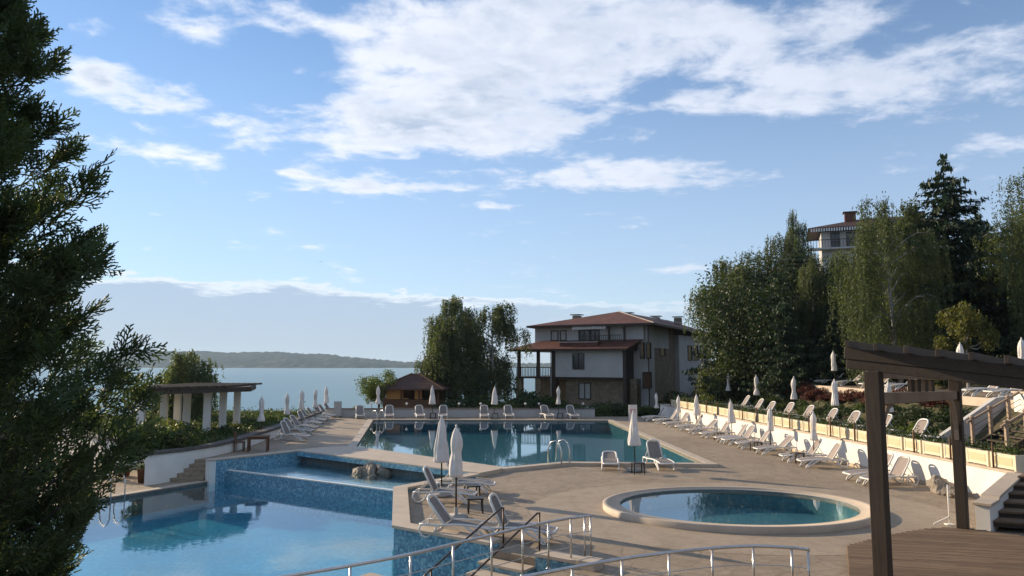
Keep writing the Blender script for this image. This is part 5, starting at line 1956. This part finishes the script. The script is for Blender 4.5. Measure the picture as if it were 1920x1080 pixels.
# ================================================================== vegetation
def weeping_birch(seed, h_, r_, nlimb=26, per=22, leaves=34, leaf_l=0.13, leaf_w=0.06, droop=0.30, low=0.16):
    rs = np.random.default_rng(seed)
    tr = MB()
    bend = rs.normal(size=2) * 0.04 * h_
    T = lambda t: np.array([bend[0] * math.sin(t * 2.2), bend[1] * math.sin(t * 1.7), t * h_ * 0.97])
    tr.tube([T(i / 10) for i in range(11)], [0.016 * h_ * (1 - i / 10.4) + 0.012 for i in range(11)], 8)
    cen = []
    for i in range(nlimb):
        t0 = low + (0.93 - low) * (i + rs.uniform(0, 1)) / nlimb
        a = rs.uniform(0, 2 * math.pi)
        prof = min(1.0, (1.04 - t0) * 2.6) ** 0.6 * min(1.0, 0.55 + t0 * 1.2)
        R_ = r_ * (0.10 + 0.95 * prof) * rs.uniform(0.55, 1.15)
        p0 = T(t0)
        rise = h_ * rs.uniform(0.07, 0.18) * (1.1 - t0 * 0.55)
        out = np.array([math.cos(a), math.sin(a), 0])
        def L(u):
            return p0 + out * R_ * (u ** 0.9) + np.array([0, 0, rise * math.sin(min(1, u * 1.0) * 2.3) * 1.1])
        tr.tube([L(s / 5) for s in range(6)], [0.0055 * h_ * (1 - s / 5.6) for s in range(6)], 5)
        for k in range(per):
            u = rs.uniform(0.22, 1.0) ** 0.75
            b = L(u) + rs.normal(size=3) * np.array([0.10, 0.10, 0.07]) * r_
            ln_ = h_ * droop * rs.uniform(0.25, 1.0) * (0.55 + 0.6 * u)
            ln_ = min(ln_, max(0.4, b[2] - 0.05 * h_))
            sway = rs.normal(size=2) * 0.10
            m_ = max(6, int(leaves * ln_ / (h_ * droop)))
            s = rs.uniform(0, 1, m_)
            pts = np.stack([b[0] + sway[0] * s * ln_ + out[0] * 0.12 * np.sqrt(s), b[1] + sway[1] * s * ln_ + out[1] * 0.12 * np.sqrt(s), b[2] - s * ln_], 1)
            cen.append(pts + rs.normal(size=(m_, 3)) * 0.055)
    cen = np.concatenate(cen).astype(np.float32)
    me = scatter_leaves('crown', cen, leaf_l, leaf_w, rs, np.array([0, 0, -1.0]), 0.9)
    return tr.mesh('trunk'), me


def conifer(seed, h_, r_, levels=30, nb=8, drp=0.25, needle=0.34, nw=0.07, low=0.06, power=0.85):
    rs = np.random.default_rng(seed)
    tr = MB()
    tr.tube([(0, 0, 0), (0, 0, h_ * 0.5), (0, 0, h_)], [0.018 * h_, 0.011 * h_, 0.006], 8)
    C, D = [], []
    for i in range(levels):
        t = low + (0.985 - low) * (i / (levels - 1)) ** 0.92
        L0 = r_ * (1 - t) ** power + 0.08 * r_ * (t < 0.97)
        for k in range(nb if t < 0.9 else 5):
            a = rs.uniform(0, 2 * math.pi)
            L_ = L0 * (rs.uniform(0.5, 1.0) if rs.uniform() < 0.7 else rs.uniform(1.0, 1.38))
            out = np.array([math.cos(a), math.sin(a), 0])
            side = np.array([-math.sin(a), math.cos(a), 0])
            z0 = t * h_ + rs.normal() * 0.01 * h_
            br = lambda u: np.array([0, 0, z0]) + out * L_ * u + np.array([0, 0, L_ * (0.28 * u * (1 - t * 0.3) - drp * 2.0 * u * u + 0.22 * u ** 4)])
            if L_ > 0.8:
                tr.tube([br(0), br(0.45), br(0.9)], [0.003 * h_, 0.002 * h_, 0.001 * h_], 4, False)
            m_ = max(5, int(L_ * 16))
            for u in rs.uniform(0.12, 1.0, m_):
                p = br(u)
                w_ = L_ * 0.30 * (1 - u) + 0.10
                s = rs.uniform(-1, 1)
                q = p + side * s * w_ + np.array([0, 0, -abs(s) * w_ * 0.25 - rs.uniform(0, 0.14)])
                C.append(q)
                D.append(out * 0.55 + side * s * 0.9 + np.array([0, 0, rs.uniform(-0.55, 0.05)]))
                C.append(q + rs.normal(size=3) * 0.05)
                D.append(out * 0.2 + side * s * 0.4 + np.array([0, 0, -0.9]))
    C, D = np.array(C, np.float32), np.array(D, np.float32)
    me = scatter_leaves('crown', C, needle, nw, rs, unit(D), 0.35)
    return tr.mesh('trunk'), me


def leafy_tree(seed, h_, r_, n=16000, leaf_l=0.16, leaf_w=0.09, trunk=0.25, clumps=34):
    rs = np.random.default_rng(seed)
    tr = MB()
    tr.tube([(0, 0, 0), (0.02 * h_, 0, h_ * 0.35), (0, 0.02 * h_, h_ * 0.8)], [0.022 * h_, 0.016 * h_, 0.006 * h_], 8)
    c = unit(rs.normal(size=(clumps, 3))) * rs.uniform(0.35, 0.95, (clumps, 1))
    c = c * np.array([r_, r_, h_ * (1 - trunk) / 2]) + np.array([0, 0, h_ * (trunk + (1 - trunk) / 2)])
    for q in range(clumps):
        if q % 2 == 0:
            tr.tube([(0, 0, h_ * (trunk + 0.15)), tuple(c[q] * np.array([.5, .5, .85])), tuple(c[q])], [0.008 * h_, 0.005 * h_, 0.002 * h_], 5)
    k = rs.integers(0, clumps, n)
    rad = rs.uniform(0.26, 0.42, clumps) * r_
    off = unit(rs.normal(size=(n, 3))) * rs.uniform(0.35, 1.05, (n, 1)) * rad[k][:, None]
    me = scatter_leaves('crown', (c[k] + off).astype(np.float32), leaf_l, leaf_w, rs)
    return tr.mesh('trunk'), me


def tree(name, meshes, loc, label, crown_mat, trunk_mat='bark', scale=1.0, rz=0.0, group=None, cat='tree', sxy=None):
    o = empty(name, loc, rz, label, cat, group)
    k = sxy or scale
    o.scale = (k, k, scale)
    tm, cm = meshes
    if not tm.materials:
        tm.materials.append(MT[trunk_mat])
    if not cm.materials:
        cm.materials.append(MT[crown_mat])
    link('trunk', tm, None, o)
    link('crown', cm, None, o)
    return o


def gz_at(x, y):
    return ground_z(x, y) - 0.05


# ---- birches by the far wall
Bf = [weeping_birch(11, 11.0, 2.9, 30, 60, 40, 0.20, 0.095, 0.30, 0.08), weeping_birch(12, 10.6, 3.1, 30, 60, 38, 0.20, 0.095, 0.26, 0.08), weeping_birch(13, 8.0, 2.6, 28, 46, 32, 0.20, 0.095, 0.28, 0.06)]
gb = 'weeping birches beyond the far wall'
for (px, py, y, ms, lab, sc) in [(862, 550, 69, Bf[0], 'tallest weeping birch beyond the far wall, right of the hut', 1.0),
                                 (926, 562, 71, Bf[1], 'spreading weeping birch between the tall birch and the villa', 1.0),
                                 (814, 605, 70, Bf[2], 'shorter weeping birch rising behind the hut roof', 1.0)]:
    x = (px - 960) / F * y
    top = CAMZ + (HORIZON - py) * y / F
    hh = {0: 11.0, 1: 10.6, 2: 8.0}[Bf.index(ms)]
    s = top / hh / 1.02
    tree('weeping_birch', ms, (x, y, -0.05), lab, 'l_birch_far', 'birch_bark', s, 0.4, gb)
cs = conifer(21, 4.6, 1.7, 20, 9, 0.2, 0.26, 0.07)
tree('young_spruce', cs, ((795 - 960) / F * 69.5, 69.8, -0.05), 'small dark spruce between the hut and the birches', 'l_spruce', scale=0.95)
tree('young_spruce', cs, ((905 - 960) / F * 68, 67.5, -0.05), 'dark young conifer under the birches right of the hut', 'l_spruce', scale=0.85, rz=1.0)
# ---- round leafy tree and shrubs left of the hut
lt1 = leafy_tree(31, 3.6, 1.8, 9000, 0.15, 0.08, 0.12)
tree('round_tree', lt1, ((713 - 960) / F * 66, 66.0, 0.0), 'round bright green tree left of the hut', 'l_bright', scale=1.0)
# ---- willow behind the garden pergola
wl1 = weeping_birch(14, 6.6, 2.2, 28, 46, 40, 0.20, 0.08, 0.5, 0.25)
x = (352 - 960) / F * 51
tree('willow', wl1, (x, 51, -1.4), 'drooping willow behind the garden pergola on the left', 'l_birch_far', 'bark', 1.0)

# ---- hillside trees on the right
BH = [weeping_birch(41, 12.0, 3.6, 27, 70, 56, 0.15, 0.07, 0.40, 0.16), weeping_birch(42, 11.0, 3.1, 30, 62, 46, 0.17, 0.08, 0.24, 0.14)]
SP = [conifer(51, 13.0, 4.0, 34, 9, 0.20, 0.36, 0.09, 0.05, 0.92), conifer(52, 10.5, 3.6, 30, 11, 0.22, 0.40, 0.11, 0.04, 0.70)]
LT2 = [leafy_tree(71, 9.0, 3.2, 21000, 0.19, 0.11, 0.10, 46), leafy_tree(72, 8.0, 3.4, 20000, 0.19, 0.11, 0.08, 40)]
gh = 'trees on the wooded slope to the right'


def hill_tree(name, ms, native_h, px, toppy, y, label, mat, bark='bark', rz=0.0, wide=1.0):
    x = (px - 960) / F * y
    z0 = gz_at(x, y)
    top = CAMZ + (HORIZON - toppy) * y / F
    s = (top - z0) / native_h
    return tree(name, ms, (x, y, z0), label, mat, bark, s, rz, gh, 'tree', s * wide)


hill_tree('weeping_birch', BH[1], 11.0, 1364, 484, 63, 'pale weeping birch at the left end of the wooded slope', 'l_birch_far', 'birch_bark', 0.3, 1.0)
hill_tree('spruce', SP[1], 10.5, 1378, 545, 62, 'dark spruce in front of the pale birch nearest the villa', 'l_spruce', rz=1.0, wide=0.8)
hill_tree('weeping_birch', BH[0], 12.0, 1452, 448, 64, 'birch with rounded top left of the hilltop building', 'l_birch_far', 'birch_bark', 1.3, 1.05)
hill_tree('leafy_tree', LT2[1], 8.0, 1412, 505, 57, 'broad dark leafy tree below the rounded birch', 'l_dark', rz=0.2, wide=1.0)
hill_tree('slim_birch', BH[1], 11.0, 1498, 394, 72, 'slim pale birch top just left of the hilltop building', 'l_birch_far', 'birch_bark', 2.0, 0.42)
hill_tree('spruce', SP[0], 13.0, 1500, 452, 58, 'dark spruce under the slim birch top', 'l_spruce', rz=0.9, wide=1.1)
hill_tree('spruce', SP[1], 10.5, 1470, 560, 52, 'low dense spruce above the red shrubs', 'l_spruce', rz=2.2, wide=1.0)
hill_tree('leafy_tree', LT2[0], 9.0, 1548, 452, 60, 'dark leafy tree in front of the hilltop building', 'l_dark', rz=2.9, wide=0.9)
hill_tree('weeping_birch', BH[1], 11.0, 1592, 470, 62, 'birch below the balcony of the hilltop building', 'l_birch_far', 'birch_bark', 0.9, 1.1)
hill_tree('weeping_birch', BH[0], 12.0, 1686, 372, 43, 'great weeping birch with long hanging strands in mid slope', 'l_birch', 'birch_bark', 0.0, 0.80)
hill_tree('weeping_birch', BH[1], 11.0, 1722, 376, 47, 'weeping birch between the great birch and the tall spruce', 'l_birch', 'birch_bark', 2.4, 0.95)
hill_tree('tall_spruce', SP[0], 13.0, 1785, 284, 46, 'tallest spruce with pointed tip on the slope', 'l_spruce', rz=0.5, wide=1.3)
hill_tree('spruce', SP[1], 10.5, 1845, 400, 50, 'broad dark spruce right of the tallest spruce', 'l_spruce', rz=1.7, wide=1.1)
hill_tree('spruce', SP[1], 10.5, 1735, 425, 53, 'dark spruce behind the tallest spruce, on its left', 'l_dark', rz=0.3, wide=1.2)
hill_tree('weeping_birch', BH[0], 12.0, 1990, 290, 40, 'tall weeping birch cut off by the right edge', 'l_birch', 'birch_bark', 1.1, 0.95)
hill_tree('spruce', SP[1], 10.5, 1640, 520, 60, 'shaded spruce behind the great weeping birch', 'l_spruce', rz=2.5, wide=1.2)
hill_tree('spruce', SP[0], 13.0, 1930, 390, 58, 'dark spruce behind the birch at the right edge', 'l_dark', rz=2.5, wide=1.3)
hill_tree('spruce', SP[1], 10.5, 1560, 590, 50, 'low dark spruce left of the half hidden house', 'l_spruce', rz=0.1, wide=1.0)
hill_tree('spruce', SP[1], 10.5, 1385, 520, 66, 'dark spruce behind the pale birch at the left end of the slope', 'l_dark', rz=0.7, wide=1.1)
hill_tree('leafy_tree', LT2[1], 8.0, 1440, 480, 68, 'dark leafy tree behind the rounded birch', 'l_dark', rz=1.9, wide=1.2)
hill_tree('spruce', SP[1], 10.5, 1525, 500, 66, 'dense dark spruce between the slim birch and the building', 'l_spruce', rz=0.4, wide=1.3)
hill_tree('leafy_tree', LT2[0], 9.0, 1600, 500, 54, 'dark leafy tree just left of the great weeping birch', 'l_dark', rz=1.4, wide=1.0)
hill_tree('weeping_birch', BH[1], 11.0, 1530, 478, 55, 'birch in front of the dark spruces in mid slope', 'l_birch', 'birch_bark', 2.9, 0.8)
hill_tree('leafy_tree', LT2[0], 9.0, 1890, 470, 46, 'dark leafy tree between the tallest spruce and the right edge', 'l_dark', rz=2.0, wide=1.0)
hill_tree('leafy_tree', LT2[1], 8.0, 1820, 500, 55, 'dark leafy tree filling the slope below the tallest spruce', 'l_dark', rz=1.1, wide=1.5)
SM = leafy_tree(61, 3.4, 1.1, 3000, 0.15, 0.085, 0.35, 18)
hill_tree('young_tree', SM, 3.4, 1808, 560, 38, 'thin young tree with yellowish crown below the tallest spruce', 'l_yellow', 'birch_bark', 0.0, 0.8)

# ---- shrubs
BU = []
for q, (n, mat, sz) in enumerate([(2600, 'l_bush', (1, 1, .8)), (2600, 'l_dark', (1.1, 1, .7)), (2200, 'l_red', (.9, .9, .75)), (2400, 'l_yellow', (1, 1, .8)), (2600, 'l_bright', (1, 1, .85))]):
    vs_ = []
    for w_ in range(2):
        rs = np.random.default_rng(300 + q * 7 + w_)
        me = scatter_leaves('foliage', bush_points(rs, n, sz, 16), 0.13, 0.065, rs, np.array([0, 0, 0.3]))
        me.materials.append(MT[mat])
        vs_.append(me)
    BU.append(vs_)
rb = random.Random(9)


def bush(q, x, y, z, s, label, group, sz=1.0, name='shrub'):
    o = bpy.data.objects.new(name, BU[q][rb.randrange(2)])
    COL.objects.link(o)
    o.location = (x, y, z)
    o.rotation_euler = (0, 0, rb.uniform(0, 6.28))
    o.scale = (s, s, s * sz)
    tag(o, label, 'shrub', group)
    return o


for i in range(34):                                     # planted bank between the terraces
    y = 31 + 27 * (i / 33.0) + rb.uniform(-.4, .4)
    x = rb.uniform(18.2, 19.0)
    bush(1 if i % 3 else 0, x, y, gz_at(x, y) + .02, rb.uniform(0.75, 1.15), f'{ORD[i]} low green shrub from the near end of the planted bank', 'green shrubs on the planted bank', 0.8)
for i in range(22):
    y = 34 + 23 * (i / 21.0) + rb.uniform(-.4, .4)
    x = rb.uniform(19.0, 19.6)
    bush(2, x, y, gz_at(x, y) + 0.1, rb.uniform(0.55, 0.85), f'{ORD[i]} reddish shrub from the near end of the planted bank', 'red shrubs on the planted bank')
bush(4, 17.9, 33.8, 1.1, 0.85, 'single bright green shrub on the bank behind the loungers', None)
for i in range(38):                                     # undergrowth on the slope
    px = 1480 + 470 * (i / 37.0)
    y = rb.uniform(30, 44) if px > 1680 else rb.uniform(46, 54)
    x = (px - 960) / F * y
    if x < 24.8:
        x = 24.8 + rb.uniform(0, 2.5)
    bush(3 if px > 1700 and i % 2 else 1, x, y, gz_at(x, y) + .03, rb.uniform(0.9, 1.5), f'{ORD[i]} undergrowth shrub from the left below the hillside trees', 'undergrowth below the hillside trees')
for i in range(16):                                     # hedge right of the villa
    px = 1125 + 190 * i / 15
    y = rb.uniform(61.8, 63.2)
    x = (px - 960) / F * y
    bush(1 if i % 2 else 0, x, y, max(0, gz_at(x, y)), rb.uniform(1.0, 1.5), f'{ORD[i]} shrub from the left in the hedge before the villa', 'hedge in front of the villa', 0.85)
for (px, py, y, s, q, lab) in [(1155, 735, 64, 1.3, 1, 'dark bush at the right foot of the villa'), (1265, 700, 74, 1.9, 0, 'tall bush against the recessed villa wall'), (1335, 690, 64, 2.0, 4, 'rounded bright bush below the first hillside birch'),
                               (1085, 738, 66, 1.0, 0, 'bush beside the pale villa door'), (1008, 745, 66, 1.9, 1, 'bush below the villa porch'), (968, 740, 66, 2.3, 1, 'dark bush left of the villa porch'), (1035, 745, 67, 1.9, 0, 'green bush under the right end of the villa porch'), (988, 735, 70, 2.6, 1, 'tall dark bush behind the porch piers of the villa'), (1130, 740, 65, 1.6, 1, 'dark bush in front of the stone wall of the villa'), (945, 745, 63, 1.5, 0, 'green bush close behind the far wall, left of the porch'), (1060, 722, 69, 0.8, 4, 'light bush climbing the villa corner'),
                               (655, 752, 62, 1.0, 0, 'flowering bush at the left end of the far wall'), (675, 750, 63, 1.0, 3, 'yellowish bush behind the far wall, left of the round tree'), (850, 748, 64, 2.0, 1, 'dark bush at the foot of the tall birch'), (890, 745, 64, 2.1, 1, 'second dark bush under the birches'), (925, 745, 64, 2.0, 0, 'green bush under the spreading birch')]:
    x = (px - 960) / F * y
    bush(q, x, y, max(-0.05, gz_at(x, y)), s, lab, None)
for i in range(24):                                     # planting bed on the left
    y = 33.4 + 0.30 * i + rb.uniform(0, .5) if i < 14 else 38 + 1.9 * (i - 14) + rb.uniform(0, .8)
    x = (-15.7 + (34 - y) * 0.1 - rb.uniform(0, 1.0) - (i % 3) * 1.0) if i < 14 else -15.2 - rb.uniform(0, 1.2) - (y - 38) * .02
    x = max(x, -14.9 - (y - 31.7) * 0.38) if i < 14 else x
    bush([0, 1, 3][i % 3], x, y, 0.5, rb.uniform(1.0, 1.5) if i < 14 else rb.uniform(.35, .6), f'{ORD[i]} garden shrub in the bed above the white planter wall, counted from the wall corner', 'shrubs in the left planting bed')
for i in range(14):
    x = -20 + 1.2 * i
    bush(i % 2, x, 61.8 + rb.uniform(0, 1), -0.2, rb.uniform(.5, .8), f'{ORD[i]} low shrub from the left behind the far wall', 'shrubs behind the far wall')

rs = np.random.default_rng(501)
n = 26000
gx = rs.uniform(-27, -13.9, n)
gy = rs.uniform(33.5, 58, n)
keep = (gx < -14.2 - np.clip((gy - 38) * 0.045, 0, 1.0)) & (gx > np.where(gy < 37.6, -15.1 - (gy - 31.7) * 0.38, -19.2 - (gy - 37.6) * 1.0))
pts = np.stack([gx, gy, 0.52 + rs.gamma(1.5, 0.07, n)], 1)[keep].astype(np.float32)
gc = link('ground_cover', scatter_leaves('ground_cover', pts, 0.16, 0.08, rs, np.array([0, 0, 0.4])), MT['l_bush'])
tag(gc, 'leafy ground cover in the left planting bed', kind='stuff')

# ---- the big thuja in the left foreground
def thuja():
    rs = np.random.default_rng(77)
    TX, TY, TZ = -5.55, 7.1, 0.0
    py_ = [-200, 0, 60, 130, 180, 240, 310, 350, 420, 470, 520, 560, 600, 640, 655, 700, 760, 850, 880, 900, 940, 985, 1010, 1045, 1080, 1300]
    px_ = [-60, 40, 105, 120, 62, 140, 190, 215, 185, 160, 235, 215, 135, 220, 300, 255, 285, 280, 190, 150, 140, 190, 200, 130, 125, 100]
    zz = np.array([TZ + CAMZ + (HORIZON - p) * TY / F for p in py_])[::-1]
    rr = np.array([(p - 960) / F * TY - TX for p in px_])[::-1] - np.interp(zz, [3.0, 5.0, 6.4, 7.2, 9.0], [0.06, 0.14, 0.24, 0.42, 0.5])
    tr = MB()
    tr.tube([(0, 0, 0), (0.05, 0.02, 2.5), (-0.03, 0.0, 5), (0, 0, 9.0)], [0.15, 0.12, 0.08, 0.015], 9)
    # spray prototypes in a flat frame: x along the spray, y across; every piece a narrow blunt strip
    protos = []
    for w_ in range(5):
        c_, d_, n_, k_ = [], [], [], []

        def piece(p0, d, ln_, w):
            d = d / np.linalg.norm(d)
            c_.append(p0 + d * ln_ * 0.5)
            d_.append(d * ln_ * 0.5)
            n_.append(np.array([-d[1], d[0], rs.normal() * 0.7]))
            k_.append(w)

        piece(np.zeros(3), np.array([1.0, 0, 0]), 1.0, 0.8)
        m_ = 11
        for q in range(m_):
            v = 0.10 + 0.86 * q / (m_ - 1)
            sg_ = 1 if q % 2 else -1
            ang = 0.85 - 0.25 * v + rs.normal() * 0.12
            ln_ = (0.42 * (1 - v) + 0.10) * rs.uniform(0.75, 1.15)
            d = np.array([math.cos(ang), sg_ * math.sin(ang), rs.normal() * 0.14])
            p0 = np.array([v, 0, 0])
            piece(p0, d, ln_, 1.0)
            for j in range(3 if ln_ > 0.2 else 1):
                s2 = 1 if j % 2 else -1
                a2 = ang + s2 * (0.65 + rs.normal() * 0.1)
                d2 = np.array([math.cos(a2), sg_ * math.sin(a2), rs.normal() * 0.22])
                piece(p0 + d / np.linalg.norm(d) * ln_ * (0.35 + 0.22 * j), d2, ln_ * rs.uniform(0.32, 0.5), 0.9)
        protos.append((np.array(c_), np.array(d_), unit(np.array(n_)) * np.array(k_)[:, None]))
    SP_, SD_, SL_ = [], [], []
    nb = 330
    for i in range(nb):
        zt = 0.5 + 8.9 * (i + rs.uniform(0, 1)) / nb
        a = rs.uniform(-math.pi, math.pi)
        R_ = float(np.interp(zt, zz, rr)) * (rs.uniform(0.84, 1.0) if abs(a) < 0.9 else rs.uniform(0.65, 1.0))
        if zt > 8.4:
            R_ *= max(0.1, (9.6 - zt) / 1.2)
        R_ = max(R_, 0.3)
        out = np.array([math.cos(a), math.sin(a), 0.0])
        side = np.array([-math.sin(a), math.cos(a), 0.0])
        tip = out * R_ + np.array([0, 0, zt])
        base_ = np.array([0, 0, max(0.2, zt - R_ * rs.uniform(0.45, 0.85))])
        br = lambda u: base_ + (tip - base_) * u + np.array([0, 0, -0.12 * R_ * math.sin(math.pi * u)])
        tr.tube([br(0), br(.35), br(.7), br(.95)], [0.016, 0.012, 0.008, 0.003], 5, False)
        dirb = (tip - base_) / np.linalg.norm(tip - base_)
        ns = int(13 + 12 * R_)
        u = rs.uniform(0.12, 1.0, ns) ** 0.75
        u[:6] = rs.uniform(0.9, 1.0, 6)
        s_ = rs.uniform(-1, 1, ns)
        wd_ = (0.42 * (1 - u) + 0.03) * min(1.0, R_)
        p = base_[None] + (tip - base_)[None] * u[:, None] - np.array([0, 0, 1.0])[None] * (0.12 * R_ * np.sin(math.pi * u))[:, None]
        p = p + side[None] * (s_ * wd_)[:, None] + np.array([0, 0, 1.0])[None] * (rs.uniform(-.5, .9, ns) * wd_)[:, None]
        bd_ = dirb[None] * rs.uniform(0.5, 1.0, (ns, 1)) + side[None] * (s_ * 0.75)[:, None] + np.array([0, 0, 1.0])[None] * rs.uniform(-0.15, 0.75, (ns, 1)) + rs.normal(size=(ns, 3)) * 0.18
        SP_.append(p)
        SD_.append(unit(bd_))
        SL_.append(rs.uniform(0.22, 0.42, ns))
    SP_, SD_, SL_ = np.concatenate(SP_), np.concatenate(SD_), np.concatenate(SL_)
    n = len(SP_)
    fy = unit(np.cross(SD_, rs.normal(size=(n, 3))))
    fz2 = np.cross(SD_, fy)
    C, D, N = [], [], []
    kind = rs.integers(0, 5, n)
    for w_ in range(5):
        ix = np.where(kind == w_)[0]
        B3 = np.stack([SD_[ix], fy[ix], fz2[ix]], 1)                    # rows: local axes
        c_, d_, n_ = protos[w_]
        L3 = SL_[ix][:, None, None]
        C.append((SP_[ix][:, None] + np.einsum('kj,njc->nkc', c_, B3) * L3).reshape(-1, 3))
        D.append((np.einsum('kj,njc->nkc', d_, B3) * L3).reshape(-1, 3))
        N.append((np.einsum('kj,njc->nkc', n_, B3) * (0.0055 + 0.010 * L3)).reshape(-1, 3))
    C, D, N = (np.concatenate(q).astype(np.float32) for q in (C, D, N))
    me = leaf_mesh('crown', C, D, N, True)
    return tr.mesh('trunk'), me, (TX, TY, TZ)


tm_, cm_, tl_ = thuja()
tree('thuja_tree', (tm_, cm_), tl_, 'large dark thuja tree filling the left foreground', 'l_thuja')

# ---- a bird over the sea
p = aty(602, 491, 120)
bd = empty('bird', p, 0.5, 'tiny dark bird in the sky over the sea', 'bird')
MB().lathe([(0.005, -0.16), (0.05, -0.06), (0.055, 0.02), (0.035, 0.10), (0.01, 0.16)], 8).build('body', MT['bird'], bd).rotation_euler = (R(90), 0, 0)
for s in (-1, 1):
    MB().add([(0, -.06, 0), (0, .07, 0), (s * .2, .05, .07), (s * .22, -.05, .07), (s * .46, -.02, .03), (0, -.06, -.012), (0, .07, -.012), (s * .2, .05, .06), (s * .22, -.05, .06)],
             [(0, 1, 2, 3), (3, 2, 4), (8, 7, 6, 5), (4, 7, 8)]).build('wing', MT['bird'], bd)

# ================================================================== sea haze: one closed box of even thin air
hz_ = MB().box((0, 3600, 14.0), (12400, 9200, 64.0)).build('haze', None)
hm, ht = new_mat('haze_air')
pv = ht.nodes.new('ShaderNodeVolumePrincipled')
pv.inputs['Color'].default_value = (0.60, 0.80, 1.0, 1)
pv.inputs['Density'].default_value = 0.00010
pv.inputs['Anisotropy'].default_value = 0.2
ho = ht.nodes.new('ShaderNodeOutputMaterial')
ht.links.new(pv.outputs[0], ho.inputs['Volume'])
hz_.data.materials.append(hm)
tag(hz_, 'thin pale sea haze over the whole bay', kind='stuff')
